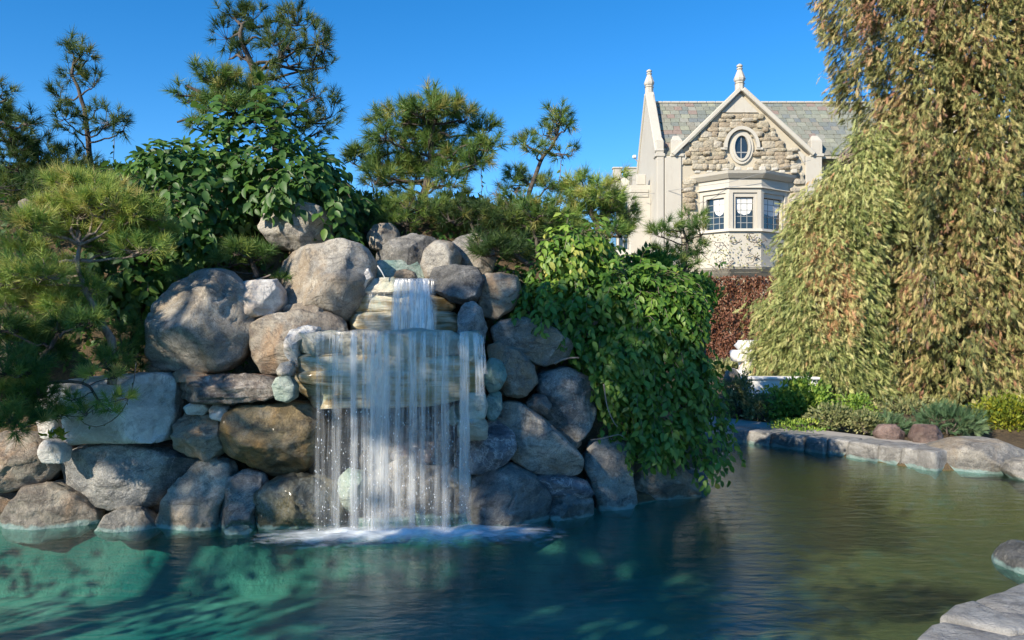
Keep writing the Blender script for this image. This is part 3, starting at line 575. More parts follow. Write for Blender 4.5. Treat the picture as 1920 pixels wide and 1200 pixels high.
o = fine.build('fine_trickles', M['fall'], fall, True); tag(o, kind='stuff')
m, nt, ns, ls = newmat('water drops'); finish(nt, (.9, .95, 1.), .1, None, .8); M['drops'] = m
dr = Cloud(); n = 520; T, Ff = ICO[2]; T = T*np.array([1, 1, 2.6]); px = rng.uniform(590, 885, n); py = rng.uniform(770, 1003, n); dd = rng.uniform(6.2, 6.5, n)
pos = np.array([P(a, b, c) for a, b, c in zip(px, py, dd)]); I = np.tile(np.eye(3), (n, 1, 1)); dr.place(T, Ff, pos, I[:, 0], I[:, 1], I[:, 2], rng.uniform(.0012, .0032, n), .5)
o = dr.build('water_drops', M['drops'], fall); tag(o, kind='stuff')
cas = empty('waterfall', P(780, 618, 7.0), 'short bright cascade dropping from the upper ledge onto the wide ledge', 'waterfall')
for px, w0, w1, op in ((748, .06, .07, .75), (760, .05, .06, .7), (772, .06, .07, 1.1), (785, .06, .09, 1.4), (797, .05, .08, 1.3)):
    strand(px, w0, w1, op, 524, 620, 6.98, (px-765)*.0022, cas)
veil(735, 822, [(748, 6, .7), (760, 5, .6), (776, 8, 1.), (790, 8, 1.2), (802, 7, 1.1)], 524, 620, 6.97, cas, base=.1, nx=50, nz=16, flare=-.2, spread=1.7)
veil(684, 745, [(700, 8, .3), (722, 8, .25)], 548, 620, 6.99, cas, base=.06, nx=30, nz=14)
# foam where it lands
m, nt, ns, ls = newmat('foam'); g = geo(nt); at = N(nt, 'ShaderNodeAttribute', attribute_name='var')
n1 = noise(nt, vmap(nt, g, (1, 2.2, 1)), 7, 6, .65, .8); al = ramp(nt, mth(nt, 'ADD', mth(nt, 'MULTIPLY', at.outputs['Fac'], .95), mth(nt, 'MULTIPLY', mth(nt, 'SUBTRACT', n1, .5), 1.1)), [(.18, 0.), (.95, .88)])
df = N(nt, 'ShaderNodeBsdfDiffuse'); df.inputs[0].default_value = (.8, .87, .93, 1); tp = N(nt, 'ShaderNodeBsdfTransparent'); a3 = N(nt, 'ShaderNodeMixShader')
ls.new(al, a3.inputs[0]); ls.new(tp.outputs[0], a3.inputs[1]); ls.new(df.outputs[0], a3.inputs[2]); o = N(nt, 'ShaderNodeOutputMaterial'); ls.new(a3.outputs[0], o.inputs[0]); M['foam'] = m
fx = np.linspace(-2.2, .65, 130); fy = np.linspace(5.5, 6.75, 60); A, B = np.meshgrid(fx, fy, indexing='ij')
cyy = 6.30+.06*A; uu = np.clip(1-np.abs((A+.80)/1.35)**2.2, 0, 1); vv = np.exp(-((B-cyy)/np.where(B < cyy, .27, .26))**2)
den = uu*vv; Zf = .006+.045*den*(1+.5*fbm(np.stack([A*6, B*9, A*0], -1), 3)); ii = np.arange(130*60).reshape(130, 60)
Ff = np.stack([ii[:-1, :-1], ii[1:, :-1], ii[1:, 1:], ii[:-1, 1:]], -1).reshape(-1, 4)
o = link('foam', mesh_np('foam', np.stack([A, B, Zf], -1).reshape(-1, 3), Ff, den.ravel(), True), None, M['foam']); tag(o, 'white churned foam where the falling water meets the pond', kind='stuff')

# ------------------------------------------------------------------ far bank edging, path, near paving
M['coping'] = rockmat('pale pool edging', (.46, .45, .43), (.38, .37, .35), (.20, .19, .18), (.58, .56, .53), .22, .1)
def chunk(parent, name, loop, z0, z1, seed, amp=.02, mat='coping', nseg=5, rounded=.03):
    """flat stone from a plan loop: sides roughened, top slightly uneven"""
    pts = []
    for a, b in zip(loop, loop[1:]+loop[:1]):
        for k in range(nseg): t = k/nseg; pts.append((a[0]+(b[0]-a[0])*t, a[1]+(b[1]-a[1])*t))
    pts = np.array(pts); c = pts.mean(0); k = len(pts)
    rings = []
    for z, s in ((z0, 0.), (z0+(z1-z0)*.45, .008), (z1-rounded, -.002), (z1-rounded*.35, -rounded*.45), (z1, -rounded*1.2)):
        q = c+(pts-c)*(1+s/np.maximum(np.linalg.norm(pts-c, axis=1, keepdims=True), .05)); qq = np.column_stack([q, np.full(k, z)])
        nz = np.stack([vnoise(qq*7+seed+j*11) for j in range(3)], -1)*amp; nz[:, 2] *= .4; rings.append(qq+nz)
    for s in (.6, .25):
        q = c+(pts-c)*s; qq = np.column_stack([q, np.full(k, z1)]); qq[:, 2] += vnoise(qq*4+seed)*amp*.5; rings.append(qq)
    mb = MB(); mb.loops(rings); return mb.build(name, M[mat], parent, True)
edge = np.array([(2.55, 10.9), (2.86, 11.35), (3.3, 10.95), (3.75, 10.4), (4.15, 9.9), (4.5, 9.4), (4.78, 8.95)])
m, nt, ns, ls = newmat('worn paving'); g = geo(nt); n1 = noise(nt, g, 5, 6, .65); n2 = noise(nt, g, 60, 4, .7)
finish(nt, mixc(nt, n1, (.32, .30, .27), (.46, .43, .38)), .85, bump(nt, mth(nt, 'ADD', n1, n2), .4, .01)); M['paving'] = m
path = MB(); back = [(5.5, 9.6), (4.9, 10.3), (4.4, 11.0), (3.9, 11.8), (3.2, 12.7), (2.5, 12.5), (2.2, 11.2)]
fl = [(p[0]+.045, p[1]+.045) for p in edge[::1]]+back
path.prism([(x, y, -.2) for x, y in fl], [(x, y, .165) for x, y in fl]); pth = path.build('path', M['paving']); tag(pth, kind='structure')
tt = np.array([0, .7, 1.25, 1.9, 2.4, 3.1, 3.6, 4.05, 4.7, 5.2, 5.999])
def ep(t): i = int(t); f = t-i; return edge[i]*(1-f)+edge[min(i+1, len(edge)-1)]*f
for k in range(len(tt)-1):
    a = ep(tt[k]+.015); b = ep(tt[k+1]-.015); n = unit(np.array([[-(b-a)[1], (b-a)[0]]]))[0]
    if n[0]+n[1] < 0: n = -n
    wd = .34+.1*rng.random(); f0 = -.03*rng.random(); loop = [tuple(a+n*f0), tuple(b+n*(f0+.02*rng.normal())), tuple(b+n*wd), tuple(a+n*(wd+.04))]
    chunk(pth, 'edging_stone', loop, -.12, .15+.07*k/10+.01*rng.random(), k*3.3, .022, nseg=7, rounded=.018)
near = empty('pavement', (2.6, 4.2, 0)); tag(near, kind='structure')
def gp(px, py, z=.22): d = (CZ-z)*FPX/(py-HY); q = P(px, py, d); return (q[0], q[1])
NEAR = [[(1822, 1118), (1905, 1087), (1990, 1060), (2060, 1100), (1960, 1150), (1880, 1140)],
        [(1762, 1152), (1790, 1128), (1820, 1122), (1878, 1144), (1955, 1155), (1990, 1170), (1900, 1180), (1800, 1158)],
        [(1700, 1200), (1745, 1162), (1765, 1156), (1800, 1162), (1900, 1184), (1990, 1174), (2050, 1230), (1900, 1260), (1740, 1235)],
        [(1600, 1300), (1640, 1250), (1668, 1218), (1700, 1204), (1735, 1240), (1780, 1330)], [(1745, 1243), (1900, 1266), (2050, 1236), (2100, 1300), (1790, 1340)]]
for k, q in enumerate(NEAR): chunk(near, 'flagstone', [gp(*a) for a in q], -.25, .20+.015*(k % 2), 40+k*7, .014, 'coping', 10, .02)
# ------------------------------------------------------------------ house
m, nt, ns, ls = newmat('smooth cast stone'); g = geo(nt); n1 = noise(nt, g, .9, 6, .65); n2 = noise(nt, vmap(nt, g, (3, 3, .5)), 2, 6, .7)
col = mixc(nt, n1, (.46, .43, .37), (.56, .53, .46)); col = mixc(nt, ramp(nt, n2, [(.56, 0.), (.72, .45)]), col, (.40, .36, .30))
finish(nt, col, .85, bump(nt, noise(nt, g, 25, 5), .3, .02)); M['stone'] = m
def tint(name, cols, rough=.85, sc=9, bs=.5):
    m, nt, ns, ls = newmat(name); g = geo(nt); oi = N(nt, 'ShaderNodeObjectInfo')
    col = ramp(nt, oi.outputs['Random'], [(i/len(cols), c) for i, c in enumerate(cols)], 'CONSTANT'); n1 = noise(nt, g, sc, 6, .7)
    col = mixc(nt, 1., col, ramp(nt, n1, [(.3, .78), (.7, 1.15)]), 'MULTIPLY'); finish(nt, col, rough, bump(nt, n1, bs, .03 if bs < 1 else .12)); return m
M['rubble'] = tint('golden rubble stone', [(.46, .40, .29), (.52, .47, .37), (.42, .35, .25), (.53, .48, .39), (.45, .39, .29), (.49, .43, .33), (.40, .33, .24)], sc=7, bs=1.)
M['slate'] = tint('mixed roof slate', [(.22, .23, .19), (.27, .28, .23), (.19, .21, .19), (.25, .24, .20), (.30, .31, .24), (.24, .26, .21), (.20, .22, .21), (.26, .25, .21), (.27, .21, .18), (.24, .25, .21), (.29, .29, .25), (.18, .20, .20), (.23, .24, .2), (.26, .27, .22)], .7)
m, nt, ns, ls = newmat('mortar'); g = geo(nt); n1 = noise(nt, g, 12, 5, .7); finish(nt, mixc(nt, n1, (.44, .39, .30), (.54, .49, .39)), .9, bump(nt, n1, .5, .03)); M['mortar'] = m
m, nt, ns, ls = newmat('window glass'); finish(nt, (.02, .03, .04), .08, None, .8); M['glass'] = m
m, nt, ns, ls = newmat('leaded bars'); finish(nt, (.30, .31, .31), .5); M['lead'] = m
m, nt, ns, ls = newmat('white curtain'); finish(nt, (.75, .75, .73), .9); M['cloth'] = m
m, nt, ns, ls = newmat('white paint'); finish(nt, (.78, .76, .72), .8, bump(nt, noise(nt, geo(nt), 20, 4), .2, .01)); M['whitewall'] = m
HD = 36.0
house = empty('stone_house', (10.3, HD, 0), 'pale stone house with steep gable, oval window and slate roof behind the trees', 'house')
def hx(px, d=HD): return (px-960)/FPX*d
def hz(py, d=HD): return CZ+(HY-py)/FPX*d
X0, X1 = hx(1242), hx(1541); GX0, GX1 = hx(1268), hx(1516); AX = hx(1388); AZ = hz(172); EZ = hz(292); BZ = -.2
b = MB()
fz = [(X0, BZ), (X1, BZ), (X1, EZ), (GX1, EZ), (AX, AZ), (GX0, EZ), (X0, EZ)]
b.prism([(x, HD, z) for x, z in fz], [(x, HD+.5, z) for x, z in fz])
b.box(X0+.02, HD+.51, BZ, X0+.5, HD+5.1, EZ-.15); b.build('wall', M['mortar'], house)
# right side main wall further back beyond the trees
MB().box(X1, HD+.9, BZ, X1+9, HD+1.4, EZ-.1).build('wall', M['mortar'], house)
# west gable wall (seen edge on) with steep coping
wy0, wy1, wa = HD, 41.2, 38.6; wz = hz(180, 38.6)
b = MB(); prof = [(wy0, BZ), (wy0, EZ+.1), (wa-.35, wz), (wa+.35, wz), (wy1, EZ+.1), (wy1, BZ)]
b.prism([(X0-.28, y, z) for y, z in prof], [(X0-.02, y, z) for y, z in prof]); b.build('gable_wall', M['stone'], house)
def beam(p, q, w, h, mb):
    """box beam from p to q (in a plane of constant x or y): w across, h upward"""
    p = np.array(p, float); q = np.array(q, float); t = unit((q-p)[None])[0]; s = np.array([0, 1., 0]) if abs(t[1]) < .3 else np.array([1., 0, 0]); u = np.cross(s, t); u = u*np.sign(u[2] or 1)
    c = [(-w/2, 0), (w/2, 0), (w/2, h), (-w/2, h)]
    mb.prism([p+s*a+u*bb for a, bb in c], [q+s*a+u*bb for a, bb in c])
for q in ((wy0, EZ+.1), (wy1, EZ+.1)):
    mb = MB(); beam((X0-.15, q[0], q[1]), (X0-.15, wa, wz+.05), .42, .2, mb); mb.build('coping', M['stone'], house, bevel=.03)
for a, bq in (((GX0-.12, HD+.1, EZ-.05), (AX, HD+.1, AZ)), ((GX1+.12, HD+.1, EZ-.05), (AX, HD+.1, AZ))):
    mb = MB(); beam(a, bq, .75, .2, mb); mb.build('coping', M['stone'], house, bevel=.03)
# smooth quoin panels
for x0, x1, z0, z1, y in ((X0-.27, X0+.05, BZ, EZ, -.13), (X0+.09, GX0+.22, BZ, EZ-.04, -.09), (GX1-.16, X1-.02, BZ, EZ-.04, -.09)):
    MB().box(x0, HD+y, z0, x1, HD+.01, z1).build('corner_pier', M['stone'], house, bevel=.02)
tri = lambda P3: MB().prism([(x, HD-.07, z) for x, z in P3], [(x, HD+.01, z) for x, z in P3]).build('gable_panel', M['stone'], house)
sl = (AZ-EZ)/(AX-GX0); tri([(AX-.05, AZ-.12), (AX-.88, AZ-.12-.83*sl), (AX+.8, AZ-.12-.83*sl)]); tri([(GX0+.25, EZ+.02), (GX0+.65, EZ+.02+.30*sl), (GX0+.25, EZ-.45)]); tri([(GX1-.2, EZ+.02), (GX1-.6, EZ+.02+.3*sl), (GX1-.2, EZ-.4)])
for x, y in ((X0-.12, HD-.05), (X0+.65, HD-.02), (GX1+.35, HD-.02)):
    w = .17 if x < X0 else .26
    mb = MB(); mb.box(x-w-.05, y-.12, EZ-.06, x+w+.05, y+.5, EZ+.08)
    mb.prism([(x-w, y-.05, EZ+.085), (x+w, y-.05, EZ+.085), (x+w, y+.45, EZ+.085), (x-w, y+.45, EZ+.085)], [(x-w, y-.05, EZ+.65), (x+w, y-.05, EZ+.65), (x+w, y+.45, EZ+.65), (x-w, y+.45, EZ+.65)])
    mb.prism([(x-w, y-.05, EZ+.652), (x+w, y-.05, EZ+.652), (x+w, y+.45, EZ+.652), (x-w, y+.45, EZ+.652)], [(x-w*.5, y+.2, EZ+.95), (x+w*.5, y+.2, EZ+.95), (x+w*.5, y+.3, EZ+.95), (x-w*.5, y+.3, EZ+.95)])
    mb.build('kneeler', M['stone'], house, bevel=.02)
def lathe(mb, c, prof, k=8):
    ls_ = []
    for r, z in prof: ls_.append([(c[0]+r*math.cos(2*math.pi*(i+.5)/k), c[1]+r*math.sin(2*math.pi*(i+.5)/k), c[2]+z) for i in range(k)])
    mb.loops(ls_)
FP = [(.26, -.1), (.26, .32), (.31, .34), (.24, .38), (.24, .42), (.31, .5), (.33, .62), (.2, .95), (.13, 1.12), (.18, 1.16), (.18, 1.2), (.11, 1.23), (.11, 1.28), (.17, 1.30), (.17, 1.38), (.05, 1.46)]
for c, s in (((AX, HD+.1, AZ+.12), .80), ((X0-.15, wa, wz+.15), .78)):
    mb = MB(); lathe(mb, c, [(r*s, z*s) for r, z in FP]); mb.build('finial', M['stone'], house)
# roof: boards, then slates one by one
ry0, rz0, ry1, rz1 = HD+.05, EZ+.0, 38.6, hz(194, 38.6)
roof = MB().prism([(X0+.02, ry0, rz0-.12), (X1+9, ry0, rz0-.12), (X1+9, ry1, rz1-.12), (X0+.02, ry1, rz1-.12)], [(X0+.02, ry0, rz0-.04), (X1+9, ry0, rz0-.04), (X1+9, ry1, rz1-.04), (X0+.02, ry1, rz1-.04)])
roof.prism([(X0+.02, 41.2, rz0-.12), (X1+9, 41.2, rz0-.12), (X1+9, ry1, rz1-.12), (X0+.02, ry1, rz1-.12)], [(X0+.02, 41.2, rz0-.04), (X1+9, 41.2, rz0-.04), (X1+9, ry1, rz1-.04), (X0+.02, ry1, rz1-.04)])
roof = roof.build('roof', M['mortar'], house)
for xs in (GX0+.1, GX1-.1):
    mb = MB(); mb.prism([(xs, HD+.3, EZ-.1), (AX, HD+.3, AZ-.1), (AX, 38.3, AZ-.1), (xs, HD+.4, EZ-.1)], [(xs, HD+.3, EZ), (AX, HD+.3, AZ), (AX, 38.3, AZ), (xs, HD+.4, EZ)]); mb.build('gable_roof', M['slate'], house)
sd_ = np.array([0, ry1-ry0, rz1-rz0]); SLn = np.linalg.norm(sd_); sd_ = sd_/SLn; nrm = np.array([0, -sd_[2], sd_[1]])
rows = 13; ex = SLn/rows; variants = []
for wv_ in (.30, .36, .42):
    for q in range(2):
        mb = MB(); mb.box(-wv_/2+.008, 0, 0, wv_/2-.008, ex*1.25, .03); me = bpy.data.meshes.new('slate'); me.from_pydata(mb.v, [], mb.f); me.materials.append(M['slate']); variants.append((wv_, me))
ang = math.atan2(sd_[2], sd_[1]); cnt = 0; rest = MB(); rr = random.Random(4)
def slate_at(x, k, w, me):
    global cnt
    base = np.array([x, ry0, rz0])+sd_*(k*ex)+nrm*(.005+rr.uniform(0, .012))
    px = 960+x/base[1]*FPX; py = HY-(base[2]-CZ)/base[1]*FPX
    mat = Matrix.Translation(Vector(base))@Matrix.Rotation(ang-.035+rr.uniform(-.008, .008), 4, 'X')@Matrix.Rotation(rr.uniform(-.012, .012), 4, 'Z')
    hid = abs(px-1388) < (py-165)*.95-6
    if not hid and px < 1585 and cnt < 296:
        o = bpy.data.objects.new('slate', me); C.objects.link(o); o.parent = roof; o.matrix_parent_inverse = Matrix(); o.matrix_local = Matrix.Translation(-Vector(house.location)-Vector(roof.location)-Vector((0, 0, 0))+Vector(house.location)+Vector((0, 0, 0)))@mat if False else Matrix.Translation(-(Vector(house.location)+Vector(roof.location)))@mat; cnt += 1
    elif px < 1700:
        n = len(rest.v); rest.v += [tuple(mat@Vector(v.co)) for v in me.vertices]; rest.f += [[n+i for i in p.vertices] for p in me.polygons]
for k in range(rows):
    x = X0+.1+(.17 if k % 2 else 0)
    while x < X1+4.5:
        w, me = variants[rr.randrange(6)]; slate_at(x+w/2, k, w, me); x += w+.006
if rest.f: tag(rest.build('slate_field', M['slate'], house), kind='stuff')
x = X0+.05; 
while x < X1+3:
    MB().box(x, ry1-.1, rz1+.0, x+.42, ry1+.1, rz1+.09).build('ridge_tile', M['stone'], roof if False else house, bevel=.02); x += .43
# rubble facing, stone by stone
BW = [(hx(1298), hz(460)), (hx(1482), hz(460)), (hx(1482), hz(322)), (hx(1298), hz(322))]
oc = (hx(1389), hz(277)); tmpl = []
for q in range(8):
    V, Fq = ICO[2]; s = np.abs(V)**.3*np.sign(V); s = s/np.abs(s).max(0); s = s+.34*np.stack([vnoise(s*1.9+q*9+k*31) for k in range(3)], -1); me = mesh_np('rubble_stone', s*.6, Fq); me.materials.append(M['rubble']); tmpl.append(me)
field = MB(); cnt2 = 0; z = hz(455)
while z < AZ-.9:
    h = rr.choice((.16, .20, .25, .18, .30)); x = GX0+.2+rr.uniform(0, .2)
    while x < GX1-.1:
        w = rr.uniform(.22, .56); cxx = x+w/2; czz = z+h/2
        inside = (czz < EZ-.1 and cxx-w/2 > GX0+.22 and cxx+w/2 < GX1-.1) or (czz >= EZ-.1 and abs(cxx-AX)+w*.3 < (AZ-.12-czz)/sl-.05)
        if inside and abs(czz-EZ) < .35 and abs(cxx-AX) > (AX-GX0)-.45: inside = False
        if BW[0][0]-.1 < cxx < BW[1][0]+.05 and czz < BW[2][1]+.1: inside = False
        if ((cxx-oc[0])/.86)**2+((czz-oc[1])/1.0)**2 < 1 or (abs(cxx-oc[0]) < .55 and BW[2][1] < czz < oc[1]): inside = False
        if czz > AZ-1.35: inside = inside and abs(cxx-AX) < .9
        if czz > AZ-.98: inside = False
        if inside and cnt2 >= 298:
            me = rr.choice(tmpl); n = len(field.v); field.v += [(cxx+v.co.x*(w-.015), HD-.01+v.co.y*.19, czz+v.co.z*(h-.014)) for v in me.vertices]; field.f += [[n+i for i in p.vertices] for p in me.polygons]
        if inside and cnt2 < 298:
            o = bpy.data.objects.new('rubble_stone', rr.choice(tmpl)); C.objects.link(o); o.parent = house
            pro = rr.choice((.0, .02, .03, .05, .14 if rr.random() < .35 else .04)); o.location = Vector((cxx, HD-.01, czz))-Vector(house.location)
            o.scale = (w-.02, .16+pro*1.3, h-.018); o.rotation_euler = (rr.uniform(-.08, .08), rr.uniform(-.07, .07), rr.uniform(-.08, .08)); cnt2 += 1
        x += w
    z += h
if field.f: tag(field.build('rubble_field', M['rubble'], house), kind='stuff')
# oval window
def ring(r0x, r0z, r1x, r1z, y0, y1, name, a0=0., a1=2*math.pi, k=36):
    mb = MB(); n = k if a1-a0 > 6 else k; secs = []
    for i in range(n+(0 if a1-a0 > 6 else 1)):
        a = a0+(a1-a0)*i/n; c, s = math.cos(a), math.sin(a)
        secs.append([(oc[0]+r0x*c, y0, oc[1]+r0z*s), (oc[0]+r1x*c, y0, oc[1]+r1z*s), (oc[0]+r1x*c, y1, oc[1]+r1z*s), (oc[0]+r0x*c, y1, oc[1]+r0z*s)])
    if a1-a0 > 6: secs.append(secs[0]); mb.loops(secs, cap=False)
    else: mb.loops(secs)
    return mb.build(name, M['stone'], ow, bevel=0)
ow = MB().prism([(oc[0]+.33*math.cos(a), HD-.03, oc[1]+.54*math.sin(a)) for a in np.arange(24)/24*6.2832], [(oc[0]+.33*math.cos(a), HD-.012, oc[1]+.54*math.sin(a)) for a in np.arange(24)/24*6.2832]).build('oval_window', M['glass'], house)
ow.location = ow.location
def sub(o, par):     # child of a child whose own origin is shifted to the world origin
    o.parent = par; o.location = (0, 0, 0); return o
for o_ in (ring(.31, .52, .41, .62, HD-.16, HD-.02, 'frame'), ring(.41, .62, .54, .75, HD-.10, HD+.0, 'frame'), ring(.66, .78, .80, .93, HD-.24, HD-.0, 'hood_mould', -.05, math.pi+.05)): sub(o_, ow)
for (a_, b_) in ((-.32, .32),): sub(MB().box(oc[0]+a_, HD-.06, oc[1]-.25, oc[0]+b_, HD-.031, oc[1]-.20).build('bar', M['lead'], ow), ow)
sub(MB().box(oc[0]-.02, HD-.055, oc[1]-.5, oc[0]+.02, HD-.031, oc[1]+.5).build('bar', M['lead'], ow), ow)
sub(MB().box(oc[0]-.95, HD-.2, oc[1]-.12, oc[0]-.66, HD-.0, oc[1]-.02).build('hood_stop', M['stone'], ow), ow); sub(MB().box(oc[0]+.66, HD-.2, oc[1]-.12, oc[0]+.95, HD-.0, oc[1]-.02).build('hood_stop', M['stone'], ow), ow)
# canted bay
BP = [np.array(p) for p in ((hx(1310)+.05, HD), (hx(1367, 34.9), 34.9), (hx(1427, 34.9), 34.9), (hx(1478)-.05, HD))]
def offs(o):
    n01 = unit(np.array([[-(BP[1]-BP[0])[1]*-1, -(BP[1]-BP[0])[0]]]))[0]; n01 = np.array([(BP[1]-BP[0])[1], -(BP[1]-BP[0])[0]]); n01 = n01/np.linalg.norm(n01)
    n23 = np.array([(BP[3]-BP[2])[1], -(BP[3]-BP[2])[0]]); n23 = n23/np.linalg.norm(n23); f = np.array([0, -1.])
    def corner(n, m_, p): s = n+m_; return p+s/np.dot(s, n)*o
    k0 = BP[0]+n01*o; t = BP[1]-BP[0]; k0 = k0+t*((HD-k0[1])/t[1]); k3 = BP[3]+n23*o; t = BP[2]-BP[3]; k3 = k3+t*((HD-k3[1])/t[1])
    return [k0, corner(n01, f, BP[1]), corner(f, n23, BP[2]), k3]
ZD = 34.95; zc0 = hz(322, ZD); zc1 = hz(352, ZD); zw1 = hz(362, ZD); zw0 = hz(434, ZD); za0 = hz(500, ZD)
bay = MB().prism([(*p, za0) for p in offs(0)], [(*p, zw0) for p in offs(0)]).build('bay', M['stone'], house)
def bp(o0, o1, z0, z1, name): return sub(MB().prism([(*p, z0) for p in offs(o0)], [(*p, z1) for p in offs(o1)]).build(name, M['stone'], bay), bay)
bp(.30, .34, zc0-.12, zc0, 'cornice'); bp(.12, .30, zc0-.30, zc0-.122, 'cornice'); bp(.03, .03, zc1+.06, zc0-.302, 'frieze'); bp(.10, .06, zc1-.02, zc1+.058, 'moulding'); bp(0, 0, zw1+.02, zc1-.022, 'lintel')
bp(.12, .06, zw0-.0, zw0+.12, 'sill'); bp(.03, .10, za0-.10, za0-.002, 'moulding'); bp(-.15, .06, za0-.26, za0-.102, 'moulding'); bp(-.35, -.1, za0-.44, za0-.262, 'moulding')
bp(.0, .0, zc0+.001, zc0+.06, 'roof')
for i in range(3):
    a, b_ = BP[i], BP[i+1]; L = np.linalg.norm(b_-a); t = (b_-a)/L; n = np.array([t[1], -t[0]]); 
    def q(u, o, z): p = a+t*u+n*o; return (p[0], p[1], z)
    def fb(u0, u1, o0, o1, z0, z1, mb): mb.prism([q(u0, o0, z0), q(u1, o0, z0), q(u1, o1, z0), q(u0, o1, z0)], [q(u0, o0, z1), q(u1, o0, z1), q(u1, o1, z1), q(u0, o1, z1)])
    w0, w1 = .30, L-.30
    for u0, u1 in ((-.0, .17), (L-.17, L+.0)):
        mb = MB(); fb(u0+.003, u1-.003, -.30, .012, zw0+.12, zw1+.02, mb); sub(mb.build('pier', M['stone'], bay), bay)
    for u0, u1 in ((.17, w0), (w1, L-.17)):
        mb = MB(); fb(u0, u1, -.30, -.07, zw0+.12, zw1+.02, mb); sub(mb.build('jamb', M['stone'], bay), bay)
    mb = MB(); fb(w0, w1, -.30, -.07, zw1-.16, zw1+.02, mb); sub(mb.build('window_head', M['stone'], bay), bay)
    mb = MB(); fb(w0, w1, -.22, -.205, zw0+.12, zw1-.16, mb); pane = sub(mb.build('pane', M['glass'], bay), bay)
    nb = 3
    for k in range(1, nb):
        u = w0+(w1-w0)*k/nb; mb = MB(); fb(u-.014, u+.014, -.2, -.185, zw0+.12, zw1-.16, mb); sub(mb.build('glazing_bar', M['lead'], bay), bay)
    for k in range(1, 5):
        zz = zw0+.12+(zw1-zw0-.28)*k/5; mb = MB(); fb(w0, w1, -.2, -.186, zz-.014, zz+.014, mb); sub(mb.build('glazing_bar', M['lead'], bay), bay)
    mb = MB(); u0 = w0+.04 if i else w0+.30; zt = zw1-.2; zb_ = zt-.75; um = (u0+w1)/2
    lp = [(u0, zt), (w1-.03, zt), (w1-.05, zb_+.25), (w1-.15, zb_+.08), (um, zb_), (u0+.12, zb_+.1), (u0+.02, zb_+.28)]
    mb.prism([q(u, -.203, z_) for u, z_ in lp], [q(u, -.199, z_) for u, z_ in lp]); sub(mb.build('curtain', M['cloth'], bay), bay)
# little broken cresting stones above the bay
for k, u in enumerate(np.linspace(0, 1, 9)):
    oo = offs(.12); p = oo[0]+(oo[3]-oo[0])*u; yy = 34.95 if .2 < u < .8 else 35.6
    sub(MB().box(p[0]-.14, yy, zc0+.062, p[0]+.12, yy+.2, zc0+.15+.12*rr.random()).build('cresting_stone', M['stone'], bay, bevel=.03), bay)
# west bay with battlements and tall window, and the lower wing behind
wb = MB(); wx0 = X0-1.75; zt = hz(354, 38.5)
pl = [(X0-.29, 37.4), (wx0+.55, 37.4), (wx0, 38.3), (wx0, 41.2), (wx0+.55, 42), (X0-.29, 42)]
bayw = wb.prism([(x, y, BZ) for x, y in pl], [(x, y, zt) for x, y in pl]).build('side_bay', M['stone'], house)
def ring_plan(pl, o): c = np.mean(pl, 0); return [(x+(x-c[0])*o, y+(y-c[1])*o*.4) for x, y in pl]
for z0, z1, o_ in ((zt-.35, zt-.2, .06), (hz(372, 38.5)-.1, hz(372, 38.5)+.08, .05)):
    q2 = ring_plan(pl, o_); sub(MB().prism([(min(x, X0-.4), y, z0) for x, y in q2], [(min(x, X0-.4), y, z1) for x, y in q2]).build('string_course', M['stone'], bayw), bayw)
for (xa, ya, xb, yb) in ((X0-.5, 37.4, X0-.95, 37.4), (X0-1.3, 37.55, X0-1.62, 38.05), (wx0, 38.7, wx0, 39.4), (wx0, 40.1, wx0, 40.8)):
    t = np.array([xb-xa, yb-ya]); L = np.linalg.norm(t); t /= L; n = np.array([t[1], -t[0]]); n = n*(.25 if n@(np.array([X0-.6, 39.7])-np.array([xa, ya])) > 0 else -.25)
    pts = [(xa, ya), (xb, yb), (xb+n[0], yb+n[1]), (xa+n[0], ya+n[1])]
    sub(MB().prism([(x, y, zt+.002) for x, y in pts], [(x, y, zt+.5) for x, y in pts]).build('merlon', M['stone'], bayw, bevel=.03), bayw)
for y0, y1 in ((38.55, 39.6), (39.8, 40.9)):
    wnd = sub(MB().box(wx0-.02, y0, hz(465, 38.5), wx0+.03, y1, hz(385, 38.5)).build('window', M['glass'], bayw), bayw)
t = (np.array([wx0, 38.3])-np.array([wx0+.55, 37.4])); L = np.linalg.norm(t); t /= L; n = np.array([-t[1], t[0]])
a0 = np.array([wx0+.55, 37.4])
for u0, u1, o0, o1, mt, nm in ((.2, L-.2, -.03, .02, 'glass', 'window'), (.16, .2, -.03, .06, 'stone', 'mullion'), (L-.2, L-.16, -.03, .06, 'stone', 'mullion'), (L/2-.03, L/2+.03, -.03, .05, 'lead', 'mullion')):
    pts = [a0+t*u0-n*o0*-1, a0+t*u1-n*o0*-1, a0+t*u1+n*o1, a0+t*u0+n*o1]
    sub(MB().prism([(*p, hz(468, 38.)) for p in pts], [(*p, hz(382, 38.)) for p in pts]).build(nm, M[mt], bayw), bayw)
wing = empty('crenellated_wing', (6.4, 50, 0), 'low pale wing with a battlemented parapet behind the left corner of the house', 'building')
wzt = hz(338, 50); MB().box(hx(1150, 50), 50, BZ, hx(1150, 50)+5, 56, wzt).build('wall', M['stone'], wing)
MB().box(hx(1150, 50)-.08, 49.92, wzt-.9, hx(1150, 50)+5, 49.998, wzt-.7).build('string_course', M['stone'], wing)
for x, w_ in ((hx(1150, 50), .55), (hx(1172, 50), .95), (hx(1212, 50), .9), (hx(1250, 50), .9)):
    mb = MB(); mb.box(x, 50, wzt+.002, x+w_, 50.4, wzt+.72); mb.box(x-.05, 49.95, wzt+.722, x+w_+.05, 50.45, wzt+.84); mb.build('merlon', M['stone'], wing, bevel=.03)
